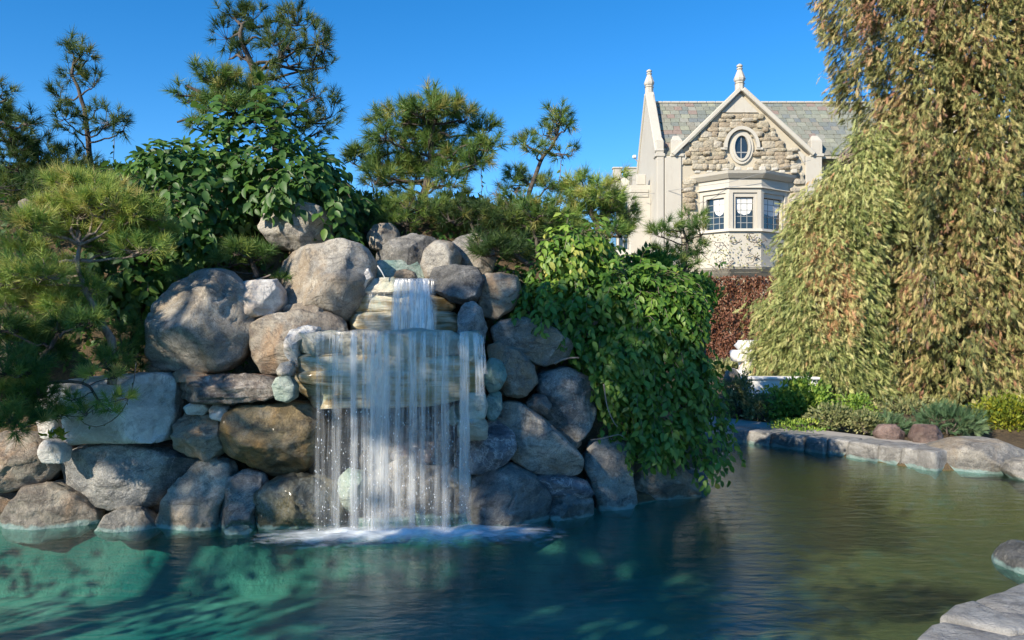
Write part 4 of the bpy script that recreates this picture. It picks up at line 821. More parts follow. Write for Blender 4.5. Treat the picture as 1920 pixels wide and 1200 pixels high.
for k in range(0): y = 51.8+k*1.6; mb = MB(); mb.box(hx(1150, 50), y, wzt+.002, hx(1150, 50)+.5, y+.9, wzt+.85); mb.build('merlon', M['stone'], wing, bevel=.03)
lamp = empty('floodlight', P(1190, 294, 44), 'small white floodlight on a thin arm above the battlements', 'lamp')
mb = MB(); a = P(1190, 294, 44); mb.box(a[0]-.12, 43.9, a[2]-.09, a[0]+.1, 44.1, a[2]+.09); mb.build('lamp_head', M['whitewall'], lamp, bevel=.04)
mb = Cloud(); mb.tube([P(1190, 296, 44), P(1196, 304, 44), P(1203, 325, 44)], .035, 5); mb.build('arm', M['lead'], lamp)
cb = Cloud(); cb.tube([P(1200, 366, 37), P(1290, 352, 35.2), P(1366, 342, 34.6), P(1440, 322, 34.4), P(1520, 300, 34.2)], .012, 4); tag(cb.build('cable', M['lead']), 'thin cable sagging across the front of the stone house', 'cable')
# garden walls on the far bank
wl1 = MB(); p = P(1384, 708, 13.4); q = P(1500, 712, 13.4); wl1.box(p[0], 13.4, .1, q[0]+.3, 13.62, CZ-(712-HY)/FPX*13.4); wl1.box(p[0]-.03, 13.36, CZ-(712-HY)/FPX*13.4+.002, q[0]+.33, 13.66, CZ-(707-HY)/FPX*13.4)
tag(wl1.build('garden_wall', M['whitewall'], bevel=.01), 'low white garden wall behind the green shrub', 'wall')
gw = empty('garden_wall', P(1600, 720, 16.5), 'whitewashed rough stone wall glimpsed through gaps under the cypress', 'wall')
for r in range(6):
    x = 4.6+(.15 if r % 2 else 0)
    while x < 10.2:
        w = rr.uniform(.3, .55); V, Fq = ICO[2]; o = bpy.data.objects.new('stone', tmpl[rr.randrange(8)] if False else tmpl[0]); me = tmpl[rr.randrange(8)]
        o.data = WT[tmpl.index(me)] if 'WT' in globals() else me
        if 'WT' not in globals():
            WT = []
            for t_ in tmpl: c_ = t_.copy(); c_.materials.clear(); c_.materials.append(M['whitewall']); c_.name = 'wall_stone'; WT.append(c_)
            o.data = WT[0]
        C.objects.link(o); o.parent = gw; o.location = Vector((x+w/2, 16.5, .15+r*.2))-Vector(gw.location); o.scale = (w, .4, .2); x += w
# ------------------------------------------------------------------ foliage templates
def tuft_t(seed, n=46, wid=.045):
    r = np.random.default_rng(seed); V = []; F = []
    for k in range(n):
        b = np.array([0, r.uniform(-.1, .45), 0]); a = r.uniform(.15, 1.25)*(1 if r.random() < .85 else 1.3); ph = r.uniform(0, 6.283); d = np.array([math.sin(a)*math.cos(ph), math.cos(a), math.sin(a)*math.sin(ph)])
        s = unit(np.cross(d, r.normal(size=3))[None])[0]*wid*.5; L = r.uniform(.65, 1.0); i = len(V); V += [b-s, b+s, b+d*L]; F.append([i, i+1, i+2])
    return np.array(V), np.array(F)
TUFT = [tuft_t(s) for s in range(5)]; TUFT_S = [tuft_t(s+20, 20, .05) for s in range(4)]
LEAF = (np.array([(0, 0, 0), (0, .33, -.02), (0, .68, -.05), (0, 1, -.16), (-.20, .18, .06), (-.27, .43, .07), (-.18, .74, .0), (.20, .18, .06), (.27, .43, .07), (.18, .74, .0)]),
        np.array([(0, 1, 4), (4, 1, 5), (5, 1, 2), (5, 2, 6), (6, 2, 3), (0, 7, 1), (7, 8, 1), (8, 2, 1), (8, 9, 2), (9, 3, 2)]))
LEAF4 = (np.array([(0, 0, 0), (-.26, .45, .06), (0, .5, -.03), (.26, .45, .06), (0, 1, -.08)]), np.array([(0, 2, 1), (1, 2, 4), (0, 3, 2), (2, 3, 4)]))
def spray_t(seed, n=9):
    r = np.random.default_rng(seed); V = []; F = []
    bend = lambda t: np.array([0, t, -.28*t*t])
    for k in range(n):
        t = .12+.8*k/n
        for s in (-1, 1):
            b = bend(t); L = (.42*(1-t)+.16)*r.uniform(.7, 1.3); d = unit(np.array([[s*.42, 1., -.2+.3*r.normal()]]))[0]; w = unit(np.cross(d, np.array([.2*r.normal(), .2*r.normal(), 1.]))[None])[0]*.022
            i = len(V); V += [b-w, b+w, b+d*L]; F += [[i, i+1, i+2]]
    i = len(V); V += [bend(0)-[.02, 0, 0], bend(0)+[.02, 0, 0], bend(1.05)]; F.append([i, i+1, i+2]); return np.array(V), np.array(F)
SPRAY = [spray_t(s) for s in range(5)]
def split(n, k): return [np.arange(n)[i::k] for i in range(k)]
def put(cl, temps, pos, dirs, sc, var):
    X, Y, Z = frames(dirs); sc = np.broadcast_to(sc, (len(pos),)); var = np.broadcast_to(var, (len(pos),))
    for (T, F), ix in zip(temps, split(len(pos), len(temps))): cl.place(T, F, pos[ix], X[ix], Y[ix], Z[ix], sc[ix], var[ix])
def pine(label, d, trunk, pads, mat='needle', L=.115, r0=.04, group=None, temps=None, dense=1., yj=.35, name='pine_tree', cat='pine tree', bark='bark', thin=1.):
    """trunk [(px,py)], pads [(cx,cy,rx,ry,n[,brighter])] at depth d"""
    tp = smooth_path([P(x, y, d) for x, y in trunk], 20); root = empty(name, tp[0], label, cat, group)
    wd = Cloud(); nd = Cloud(); t = np.linspace(0, 1, 20); wd.tube(tp+np.stack([fbm(np.stack([t*6, t*0+k, t*0+trunk[0][0]], -1), 2) for k in range(3)], -1)*r0*.5, r0*.8*(1-.75*t)+.006, 7)
    sc = d/FPX
    for pi, p in enumerate(pads):
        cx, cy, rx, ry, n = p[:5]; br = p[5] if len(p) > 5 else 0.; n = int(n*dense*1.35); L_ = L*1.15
        dy = rng.uniform(-yj, yj); c = P(cx, cy, d+dy); k = np.argmin(np.linalg.norm((tp-c)*[1, .6, 1.5]+np.array([0, 0, .05]), axis=1)); k = max(0, min(k-1, 18))
        low = c-np.array([0, 0, ry*sc*.6]); brn = curvy(tp[k], low, 9, .16, pi+cx*.01); wd.tube(brn, (np.linspace(r0*.28, r0*.10, 9)+.003)*thin, 5)
        ph = rng.uniform(0, 2*math.pi, n); rad = np.sqrt(rng.random(n)); zz = rng.uniform(-1, 1, n)
        q = np.stack([np.cos(ph)*rad*rx*sc, np.sin(ph)*rad*rx*sc*.8, (np.sqrt(np.clip(1-rad**2, 0, 1))*.8*zz.clip(-.7, 1)+.22*rng.normal(size=n))*ry*1.35*sc], -1); pos = c+q
        dirs = unit(q/(rx*sc)*1.0+np.array([0, 0, .55])+rng.normal(size=(n, 3))*.32)
        nsec = max(2, n//5); hub = brn[-1]+(rng.normal(size=(nsec, 3))*[rx*sc*.4, rx*sc*.3, ry*sc*.2]); hub[0] = brn[-1]
        for h in hub[1:]: wd.tube(curvy(brn[6], h, 5, .15, h[0]*9), np.linspace(r0*.16+.003, .004, 5)*thin, 4)
        for i in range(n):
            h = hub[np.argmin(np.linalg.norm(hub-pos[i], axis=1))]; wd.tube(np.array([h, (h+pos[i])/2-[0, 0, .012], pos[i]]), [.0045*thin, .0035*thin, .0025], 3)
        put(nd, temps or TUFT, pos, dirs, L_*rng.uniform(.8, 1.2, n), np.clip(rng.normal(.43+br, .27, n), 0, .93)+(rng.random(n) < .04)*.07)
    if wd.V: wd.build('trunk', M[bark], root, True)
    o = nd.build('needles', M[mat], root); tag(o, kind='stuff'); return root
pine('tall dark crooked pine with a bare trunk and open twisting limbs', 9.0, [(520, 400), (522, 300), (500, 200), (475, 135), (458, 80), (448, 40)],
     [(440, 22, 32, 16, 13), (475, 28, 26, 16, 11), (425, 62, 26, 18, 9), (500, 60, 28, 22, 13), (560, 35, 35, 20, 18, .1), (590, 70, 30, 22, 14), (530, 85, 40, 20, 18), (560, 110, 45, 16, 14), (608, 88, 16, 20, 7), (455, 100, 22, 16, 7), (610, 120, 18, 12, 5),
      (500, 135, 30, 14, 7), (545, 150, 40, 14, 9), (590, 170, 36, 20, 10), (620, 205, 18, 26, 9), (560, 195, 32, 18, 10), (600, 235, 30, 18, 9), (550, 235, 30, 18, 9), (575, 270, 36, 18, 8), (430, 105, 12, 10, 3)], 'needle_dark', .125, .065)
pine('shorter pine with broad flat pads and a bare snag branch, entwined in vines', 8.4, [(428, 420), (430, 330), (428, 260), (436, 200), (425, 165)],
     [(395, 145, 38, 16, 24, .1), (440, 158, 50, 18, 34, .15), (480, 172, 30, 20, 22, .1), (420, 190, 40, 12, 20), (350, 185, 16, 14, 7), (335, 172, 8, 10, 3), (400, 200, 34, 12, 16, .15), (455, 205, 50, 16, 22, .1), (500, 215, 26, 26, 14), (370, 230, 18, 14, 8), (445, 340, 30, 16, 12, .2)], 'needle', .12, .045)
pine('slender small pine standing alone against the sky at the left', 9.2, [(172, 320), (168, 270), (162, 220), (148, 175), (138, 140), (142, 108)],
     [(150, 95, 22, 12, 9), (128, 88, 12, 10, 4), (165, 108, 10, 10, 4, .3), (132, 132, 24, 15, 11), (175, 155, 20, 13, 7), (115, 180, 18, 14, 8), (120, 222, 20, 16, 10), (150, 200, 16, 12, 5), (138, 245, 14, 8, 4), (210, 222, 26, 18, 12), (232, 235, 10, 14, 5), (180, 200, 14, 10, 4), (184, 235, 20, 8, 4)], 'needle_dark', .12, .035, thin=.9)
pine('dark pine leaning in from the left edge below the sky', 8.6, [(-60, 420), (-40, 320), (-20, 250), (-5, 190)],
     [(0, 172, 24, 12, 10, .1), (15, 225, 34, 16, 22), (50, 228, 18, 10, 8), (-10, 210, 26, 14, 12), (20, 255, 40, 16, 24)], 'needle_dark', .12, .05)
pine('rounded full pine with layered crown above the waterfall', 8.8, [(790, 430), (792, 370), (805, 300), (812, 240), (806, 195)],
     [(806, 185, 12, 14, 6, .3), (795, 205, 42, 16, 26, .1), (840, 202, 34, 14, 20, .25), (755, 222, 36, 16, 20), (800, 235, 48, 16, 26, .05), (716, 228, 22, 16, 12), (872, 222, 22, 14, 12, .1), (905, 240, 22, 22, 16), (915, 272, 20, 18, 12), (725, 255, 30, 14, 14), (775, 262, 48, 16, 30, .1), (830, 265, 44, 16, 22, .1),
      (870, 285, 34, 20, 20), (690, 290, 30, 16, 14), (665, 300, 14, 14, 6), (735, 305, 50, 18, 32, .1), (795, 300, 40, 16, 22, .15), (850, 310, 38, 16, 20, .05), (890, 300, 26, 16, 12), (720, 335, 36, 18, 20), (775, 330, 46, 18, 28, .25), (835, 338, 34, 18, 16)], 'needle', .125, .055, dense=1.25)
pine('thin two tiered pine with a forked crooked trunk nearest the house side', 8.9, [(968, 440), (985, 390), (1000, 340), (1015, 300), (1040, 270), (1046, 230)],
     [(1045, 212, 22, 14, 12, .1), (1062, 228, 16, 12, 9), (1040, 240, 14, 12, 7), (1025, 252, 20, 12, 9), (985, 264, 20, 10, 9), (1000, 278, 24, 12, 9), (1055, 285, 26, 12, 10), (965, 325, 26, 12, 14, .15), (990, 338, 36, 14, 20), (1030, 345, 22, 14, 10), (1045, 365, 20, 12, 8), (960, 350, 24, 12, 9)], 'needle', .105, .034)
pine('low bright green pine with a dense dome right of the two tiered pine', 8.6, [(1120, 500), (1118, 440), (1112, 400), (1105, 365)],
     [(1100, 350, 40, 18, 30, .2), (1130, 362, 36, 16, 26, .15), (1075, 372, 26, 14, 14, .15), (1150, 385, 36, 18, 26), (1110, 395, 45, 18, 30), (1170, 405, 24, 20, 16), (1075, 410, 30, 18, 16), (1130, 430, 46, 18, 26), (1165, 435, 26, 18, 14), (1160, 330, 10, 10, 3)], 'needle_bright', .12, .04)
pine('small open pine in front of the bay window of the house', 9.8, [(1285, 560), (1286, 500), (1288, 455), (1280, 425)],
     [(1250, 425, 28, 10, 13), (1300, 412, 26, 14, 15), (1240, 440, 16, 8, 6), (1315, 435, 16, 12, 8), (1275, 440, 20, 10, 9), (1245, 475, 30, 16, 20), (1290, 478, 30, 14, 16), (1225, 500, 20, 16, 12), (1270, 505, 34, 16, 20), (1310, 460, 14, 12, 7)], 'needle', .11, .03)
LOW = [('dark low pine tangle on the rocks under the full pine', 8.3, [(760, 470), (765, 430), (760, 400)], [(700, 385, 36, 16, 26), (740, 390, 40, 20, 30, .1), (790, 380, 40, 20, 30, .2), (700, 405, 40, 16, 22), (760, 412, 46, 16, 30), (820, 400, 40, 18, 28), (690, 430, 26, 12, 12)], 'needle'),
       ('low dwarf pine on the rocks between the full and two tiered pines', 8.2, [(900, 470), (890, 430), (885, 405)], [(860, 375, 26, 16, 14), (885, 390, 34, 16, 22), (850, 410, 40, 16, 26, .1), (905, 410, 40, 16, 26), (945, 405, 36, 16, 24, .15), (930, 425, 36, 12, 18), (870, 430, 40, 12, 22)], 'needle_dark'),
       ('dwarf pine with grey twigs under the two tiered pine', 8.1, [(1010, 480), (1005, 450), (1000, 420)], [(970, 385, 30, 18, 20), (1010, 395, 36, 18, 26, .1), (1045, 405, 34, 18, 22, .1), (980, 415, 36, 16, 24, .2), (1020, 432, 40, 16, 24, .1), (950, 440, 30, 14, 16, .1), (1060, 435, 30, 16, 18)], 'needle'),
       ('creeping juniper like pine draped over the grey sloping boulder', 7.5, [(1000, 500), (960, 475), (940, 460)], [(915, 455, 28, 10, 20, -.1), (950, 465, 36, 14, 30, -.1), (985, 478, 36, 16, 30, -.1), (920, 475, 26, 10, 14, -.1)], 'needle_dark'),
       ('dark pine thicket along the skyline at the far left', 8.9, [(60, 420), (65, 360), (70, 320)], [(20, 275, 50, 16, 34), (70, 285, 46, 18, 34), (115, 300, 46, 18, 32), (30, 310, 56, 18, 40), (90, 325, 56, 18, 40), (150, 318, 40, 16, 26), (190, 330, 30, 12, 16), (10, 345, 50, 16, 30)], 'needle_dark'),
       ('dark pine scrub behind the bright needled pine at the left', 8.2, [(200, 470), (205, 420), (210, 390)], [(40, 350, 60, 20, 36), (120, 350, 56, 18, 34), (200, 345, 46, 14, 26), (240, 370, 44, 16, 26), (270, 410, 40, 18, 24), (20, 400, 50, 20, 30), (90, 390, 50, 18, 24)], 'needle_dark'),
       ('low needled scrub between the vine and the grey slanting boulder', 7.3, [(480, 520), (470, 490), (465, 470)], [(450, 470, 26, 10, 18), (490, 478, 20, 8, 12, -.1), (430, 490, 24, 10, 14), (350, 520, 30, 12, 14), (520, 520, 16, 6, 6, -.2)], 'needle'),
       ('fine needled scrub at the foot of the big round boulder', 6.6, [(230, 700), (235, 670), (240, 650)], [(250, 620, 26, 16, 20), (225, 650, 34, 18, 26), (262, 660, 20, 16, 14), (200, 680, 34, 14, 20), (255, 690, 20, 10, 8)], 'needle')]
for a in LOW: pine(a[0], a[1], a[2], a[3], a[4], .11, .028, name='dwarf_pine', cat='dwarf pine', dense=.8)
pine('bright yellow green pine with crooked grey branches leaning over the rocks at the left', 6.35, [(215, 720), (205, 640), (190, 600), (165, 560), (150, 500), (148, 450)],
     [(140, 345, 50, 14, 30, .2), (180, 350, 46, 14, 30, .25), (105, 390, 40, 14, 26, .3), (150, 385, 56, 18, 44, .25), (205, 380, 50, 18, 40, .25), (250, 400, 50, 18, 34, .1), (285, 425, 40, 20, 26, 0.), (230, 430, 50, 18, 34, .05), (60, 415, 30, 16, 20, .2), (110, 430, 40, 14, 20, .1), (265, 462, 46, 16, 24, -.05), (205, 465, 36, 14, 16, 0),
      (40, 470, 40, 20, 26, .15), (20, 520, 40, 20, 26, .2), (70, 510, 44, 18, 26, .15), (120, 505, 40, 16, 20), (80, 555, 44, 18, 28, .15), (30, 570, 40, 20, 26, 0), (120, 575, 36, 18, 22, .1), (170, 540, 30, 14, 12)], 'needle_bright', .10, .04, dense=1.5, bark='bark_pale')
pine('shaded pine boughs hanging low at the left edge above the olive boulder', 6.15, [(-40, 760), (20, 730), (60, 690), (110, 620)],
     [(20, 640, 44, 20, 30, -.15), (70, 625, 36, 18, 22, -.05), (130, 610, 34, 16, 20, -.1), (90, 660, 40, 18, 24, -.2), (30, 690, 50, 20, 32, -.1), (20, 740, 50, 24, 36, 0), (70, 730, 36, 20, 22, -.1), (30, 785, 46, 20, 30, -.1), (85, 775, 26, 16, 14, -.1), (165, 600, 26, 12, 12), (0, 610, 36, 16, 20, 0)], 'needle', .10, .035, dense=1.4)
pine('fine pine twigs reaching across the big white block', 6.1, [(60, 720), (120, 715), (165, 722), (190, 760)],
     [(165, 700, 16, 8, 6, .35), (207, 705, 16, 8, 6, .35), (165, 770, 22, 10, 8, 0), (215, 765, 18, 10, 7, 0), (205, 745, 14, 8, 4), (232, 745, 12, 7, 4, .1), (110, 780, 16, 10, 6), (135, 745, 14, 10, 5)], 'needle_bright', .085, .012, thin=.6, yj=.08)
# ------------------------------------------------------------------ leafy vines
def bodies_area(bs, D): return sum((polar(np.array([P(x, y, D)[[0, 2]] for x, y in b]))[1]**2).mean() for b in bs)
def hang(label, poly, d, th, nchain, nleaf, L, mat, name, cat, temps=LEAF, droop=.8, indiv=290, extra=(), cd=None, spacing=.5, tip=0.):
    """chains of leaves springing from the front surface of a mounded body and bending down"""
    D = d+th*.5; bodies = poly if isinstance(poly[0], list) else [poly]; bases = []; ns2 = []; root = None
    for bd in bodies:
        wp = np.array([P(x, y, D)[[0, 2]] for x, y in bd]); c, R = polar(wp); ctr = np.array([c[0], D, c[1]])
        if root is None: root = empty(name, ctr-np.array([0, 0, R.mean()]), label, cat)
        nb = nchain//len(bodies) if len(bodies) == 1 else max(8, int(nchain*(R**2).mean()/bodies_area(bodies, D)))
        n = unit(rng.normal(size=(nb*3, 3))); n = n[n[:, 1] < .35][:nb]; m = len(n)
        ang = np.arctan2(n[:, 2], n[:, 0]) % (2*math.pi); r = R[(ang/(2*math.pi)*360).astype(int) % 360]; s = np.sqrt(1-n[:, 1]**2)
        bases.append(ctr+np.stack([np.cos(ang)*r*s, n[:, 1]*th*.5, np.sin(ang)*r*s], -1)*(1-.45*rng.random((m, 1))**1.4)); ns2.append(n)
    base = np.concatenate(bases); n = np.concatenate(ns2); m = len(n)
    lump = fbm(base*2.6, 3); base = base+n*((lump*.24-.05)*min(1, th))[:, None]
    if len(extra): ex = np.array([P(*e) for e in extra]); base = np.concatenate([base, ex]); n = np.concatenate([n, np.tile([0, -.3, -.2], (len(ex), 1))]); m = len(base)
    d0 = unit(n*[.8, .7, .6]+rng.normal(size=(m, 3))*.35+[0, -.25, .1]); pos = []; dirs = []; nor = []; var = []; stem = Cloud(); v0 = np.clip(.42+.25*rng.normal(size=m)+.12*lump.mean(), 0, 1) if False else np.clip(.38+.13*rng.normal(size=m), 0, 1)
    p = base.copy(); dd = d0.copy(); path_ = [p.copy()]
    for k in range(nleaf):
        dd = unit(dd+np.array([0, 0, -droop*.28])); p = p+dd*L*spacing; path_.append(p.copy()); side = unit(np.cross(dd, [0, 0, 1.])+1e-3)*(1 if k % 2 else -1)
        ld = unit(dd*.7+side*.65+rng.normal(size=(m, 3))*.25+[0, 0, -.28]); keep = rng.random(m) < .93
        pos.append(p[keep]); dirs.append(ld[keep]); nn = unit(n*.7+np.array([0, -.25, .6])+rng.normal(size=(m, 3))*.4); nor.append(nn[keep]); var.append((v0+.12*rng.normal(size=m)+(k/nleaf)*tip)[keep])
    path_ = np.array(path_)
    for i in range(0, m, 2): stem.tube(path_[::2, i] if nleaf > 3 else path_[:, i], .0028, 3)
    pos = np.concatenate(pos); Y = np.concatenate(dirs); nr = np.concatenate(nor); var = np.clip(np.concatenate(var), 0, 1)
    X = unit(np.cross(Y, nr)); Z = np.cross(X, Y); sc = L*rng.uniform(.65, 1.15, len(pos))
    # the nearest leaves facing the pond are objects of their own
    scr = np.stack([pos[:, 0]/pos[:, 1], (pos[:, 2]-CZ)/pos[:, 1]], -1); order = np.argsort(pos[:, 1]-.9*sc-.4*rng.random(len(pos))); cand = order[:indiv*4]; pick = rng.permutation(cand)[:indiv]; mask = np.ones(len(pos), bool); mask[pick] = False
    cl = Cloud(); cl.place(temps[0], temps[1], pos[mask], X[mask], Y[mask], Z[mask], sc[mask], var[mask])
    tag(cl.build('leaves', M[mat], root), kind='stuff'); tag(stem.build('stems', M['bark_pale'], root), kind='stuff')
    ms = []
    for v in np.linspace(.05, .98, 8):
        me = mesh_np('leaf', temps[0], temps[1], np.full(len(temps[0]), v)); me.materials.append(M[mat]); ms.append(me)
    for i in pick:
        o = bpy.data.objects.new('leaf', ms[min(int(var[i]*8), 7)]); C.objects.link(o); o.parent = root
        mt = Matrix((X[i], Y[i], Z[i])).transposed().to_4x4(); o.matrix_basis = Matrix.Translation(Vector(pos[i])-Vector(root.location))@mt@Matrix.Scale(float(sc[i]), 4)
    return root
hang('thick light green vine cascading over the right side of the rocks into the pond', [(960, 500), (985, 460), (1050, 445), (1130, 455), (1200, 490), (1270, 560), (1320, 620), (1350, 700), (1345, 790), (1330, 850), (1300, 868), (1250, 845), (1200, 835), (1160, 800), (1135, 745), (1115, 680), (1080, 640), (1010, 600), (965, 570), (945, 535)],
     7.0, 1.15, 2000, 7, .085, 'vine', 'climbing_vine', 'vine', droop=1.0, indiv=296, tip=.12, extra=[(1325, 830, 7.3), (1335, 850, 7.3), (1345, 840, 7.4), (1320, 860, 7.3), (1350, 820, 7.4), (1338, 800, 7.4), (1310, 865, 7.3), (1355, 790, 7.4)])
hang('dark broad leaved vine draped over the left shoulder of the rocks', [[(225, 335), (290, 312), (350, 290), (430, 275), (480, 310), (470, 400), (440, 450), (380, 470), (300, 440), (250, 390)],
     [(450, 300), (520, 270), (590, 290), (640, 310), (665, 350), (680, 400), (672, 440), (645, 440), (615, 395), (560, 380), (500, 385), (470, 370)], [(260, 430), (330, 450), (350, 480), (320, 530), (290, 590), (240, 605), (195, 590), (185, 540), (215, 480)], [(380, 430), (440, 430), (450, 470), (425, 505), (395, 490)]],
     7.5, 1.0, 820, 5, .125, 'bigleaf', 'climbing_vine', 'vine', droop=.9, indiv=296, spacing=.42)
hang('upright leafy shoots climbing the shorter pine', [(390, 290), (400, 240), (440, 215), (490, 225), (560, 260), (600, 300), (560, 320), (470, 310)], 8.1, .6, 110, 5, .14, 'bigleaf', 'climbing_vine', 'vine', droop=.6, indiv=60, spacing=.7)
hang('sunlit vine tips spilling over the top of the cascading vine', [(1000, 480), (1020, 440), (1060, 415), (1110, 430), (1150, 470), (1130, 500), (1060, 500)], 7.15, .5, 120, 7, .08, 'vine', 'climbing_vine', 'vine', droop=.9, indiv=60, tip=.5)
# bare creeper clinging to the apron of the bay
cl = Cloud(); cw = empty('creeper', P(1390, 500, 34.85), 'thin bare creeper clinging to the wall under the bay window', 'creeper')
for k in range(26):
    a = (rng.uniform(1325, 1440), rng.uniform(440, 505)); b_ = (a[0]+rng.uniform(-26, 26), a[1]+rng.uniform(-22, 22)); cl.tube(curvy(P(a[0], a[1], 34.8), P(b_[0], max(b_[1], 438), 34.8), 7, .3, k), .016, 3)
cl.build('stems', M['bark_pale'], cw); cl = Cloud(); q = np.array([P(x, y, 34.75) for x, y in zip(rng.uniform(1320, 1440, 160), rng.uniform(438, 505, 160))]); put(cl, [LEAF4], q, unit(rng.normal(size=(160, 3))+[0, -.3, -.5]), .13, rng.uniform(.5, 1, 160)); tag(cl.build('leaves', M['shrub_grey'], cw), kind='stuff')
# thin hanging tendrils and dead branches
tn = [('single leafy tendril hanging from the right side of the full pine', 8.6, [(905, 300), (902, 330), (904, 350), (901, 372)]), ('long bare tendril dangling beside the full pine', 8.6, [(880, 318), (872, 340), (868, 352)]),
      ('tendril hanging below the two tiered pine', 8.7, [(1052, 300), (1050, 330), (1046, 345)]), ('leafy tendril hanging from the slender left pine', 9.0, [(212, 235), (214, 262), (213, 300)]), ('dark tendril with leaves arching over the big white block', 6.2, [(255, 680), (250, 720), (235, 760), (215, 785), (185, 800), (160, 795), (145, 780)]),
      ('bare pale shoot arching out of the small open pine towards the bay', 9.5, [(1345, 500), (1352, 492), (1362, 490)])]
for lb, d, pts in tn:
    q = smooth_path([P(x, y, d) for x, y in pts], 14); root = empty('tendril', q[0], lb, 'tendril'); cl = Cloud(); cl.tube(q, .004, 4); cl.build('stem', M['bark_pale'], root)
    cl = Cloud(); put(cl, [LEAF], q[2::2], unit(rng.normal(size=(6, 3))*.6+[0, 0, -.8]), .06 if d > 7 else .03, .3); tag(cl.build('leaves', M['bigleaf'], root), kind='stuff')
for lb, d, pts, r, mt in (('bleached bare branch sticking out from under the vine', 6.8, [(1040, 682), (1050, 676), (1070, 671), (1086, 671)], .012, 'bark_pale'), ('thin dry branch hanging in the dark gap beside the vine', 6.9, [(1132, 720), (1138, 760), (1150, 790), (1158, 800)], .008, 'bark_pale'),
                       ('broken dead pine limb jutting left from the shorter pine', 8.3, [(430, 235), (395, 225), (360, 222), (332, 229)], .022, 'bark'), ('dead pine limb pointing up left above the broken one', 8.3, [(425, 200), (390, 180), (365, 168), (348, 160)], .026, 'bark'),
                       ('short sawn pine stub among the needles at the left', 6.3, [(94, 592), (108, 604), (124, 618)], .022, 'bark_pale'), ('pale twig crossing behind the white square block', 7.0, [(470, 528), (490, 522), (508, 515)], .012, 'bark_pale'),
                       ('dry forked twig lying at the water side gap below the vine', 6.95, [(1108, 825), (1130, 822), (1160, 815), (1172, 822)], .007, 'bark_pale'), ('thin white pipe leaning in the upper basin', 7.1, [(708, 498), (716, 510), (722, 522)], .008, 'whitewall')):
    cl = Cloud(); cl.tube(smooth_path([P(x, y, d) for x, y in pts], 12), np.linspace(r, r*.45, 12), 6); tag(cl.build('pipe' if 'pipe' in lb else 'branch', M[mt], None, True), lb, 'pipe' if 'pipe' in lb else 'branch')
# bleached dry shrub by the two tiered pine
cl = Cloud(); b0 = P(958, 392, 8.5)
for k in range(26):
    e = b0+np.array([rng.uniform(-.30, .25), rng.uniform(-.2, .2), rng.uniform(.05, .32)]); cl.tube(curvy(b0+rng.normal(size=3)*.03, e, 6, .25, k), np.linspace(.007, .002, 6), 3)
tag(cl.build('dry_shrub', M['bark_pale']), 'bleached leafless shrub on the skyline left of the two tiered pine', 'dry shrub')
# low green cover on the mound, too many leaves to count
n = 26000; gxx = rng.uniform(-8.5, 1.9, n); gyy = rng.uniform(7.3, 13.5, n); sdv = sdf(gxx, gyy); hh = height(gxx, gyy); k_ = (sdv > .75) & (hh > .5); gp_ = np.stack([gxx, gyy, hh+rng.uniform(-.02, .12, n)+.10*np.abs(fbm(np.stack([gxx*2, gyy*2, gxx*0], -1), 2))], -1)[k_]
cl = Cloud(); put(cl, [LEAF4], gp_, unit(rng.normal(size=gp_.shape)*.8+[0, -.4, .2]), rng.uniform(.06, .12, len(gp_)), np.clip(.3+.2*rng.normal(size=len(gp_)), 0, .9)); tag(cl.build('ground_cover', M['bigleaf']), 'low dark green creeping cover on the mound behind the boulders', kind='stuff')
# ------------------------------------------------------------------ far bank shrubs
def shrub(label, px, py, rx, ry, d, n, L, mat, temps=LEAF4, name='shrub', cat='shrub', dep=.8, up=.5, shell=.45):
    c = P(px, py, d); sc = d/FPX; root = empty(name, (c[0], c[1], .2), label, cat)
    ns_ = max(12, n//26); hn = unit(rng.normal(size=(ns_, 3))); hub = c+hn*rng.uniform(shell, .9, (ns_, 1))*[rx*sc, rx*sc*dep, ry*sc]
    q = rng.normal(size=(n, 3)); hi = rng.integers(0, ns_, n); pos = hub[hi]+q*np.array([rx, rx*.8, ry])*sc*.17; pos[:, 2] = np.maximum(pos[:, 2], .16)
    dirs = unit((pos-c)/[rx*sc, rx*sc, ry*sc]*.8+[0, 0, up]+rng.normal(size=(n, 3))*.5); cl = Cloud(); v = np.clip(.45+.15*rng.normal(size=ns_)[hi]+.15*rng.normal(size=n), 0, 1)
    put(cl, temps if isinstance(temps, list) else [temps], pos, dirs, L*rng.uniform(.7, 1.2, n), v); tag(cl.build('foliage', M[mat], root), kind='stuff')
    st = Cloud(); b = np.array([c[0], c[1], .15])
    for h in (hub[::2] if d > 7 else hub[:0]): st.tube(curvy(b+rng.normal(size=3)*[.05, .05, 0], h, 6, .1, h[0]), np.linspace(.014, .004, 6), 4)
    if st.V: tag(st.build('stems', M['bark'], root), kind='stuff')
    return root
shrub('bushy bright green shrub beside the low white garden wall', 1492, 755, 62, 44, 12.2, 3800, .075, 'shrub')
shrub('yellow leaved shrub behind the big smooth boulder at the right edge', 1890, 785, 66, 42, 11.4, 3400, .065, 'shrub_yellow')
shrub('grey olive shrub at the left end of the far bank', 1385, 745, 34, 44, 12.6, 1800, .06, 'shrub_grey')
shrub('pale feathery shrub between the green shrub and the olive one', 1425, 765, 34, 30, 12.2, 1300, .06, 'shrub_grey')
shrub('low straggly shrub in front of the green shrub', 1560, 785, 46, 26, 11.3, 1500, .06, 'shrub_grey')
shrub('low mixed growth under the cypress left of the russet rocks', 1625, 792, 40, 20, 11.0, 1100, .05, 'shrub_grey')
shrub('blue green creeping juniper between the russet rocks and the yellow shrub', 1780, 790, 60, 18, 10.9, 420, .17, 'juniper', SPRAY, 'juniper', 'juniper')
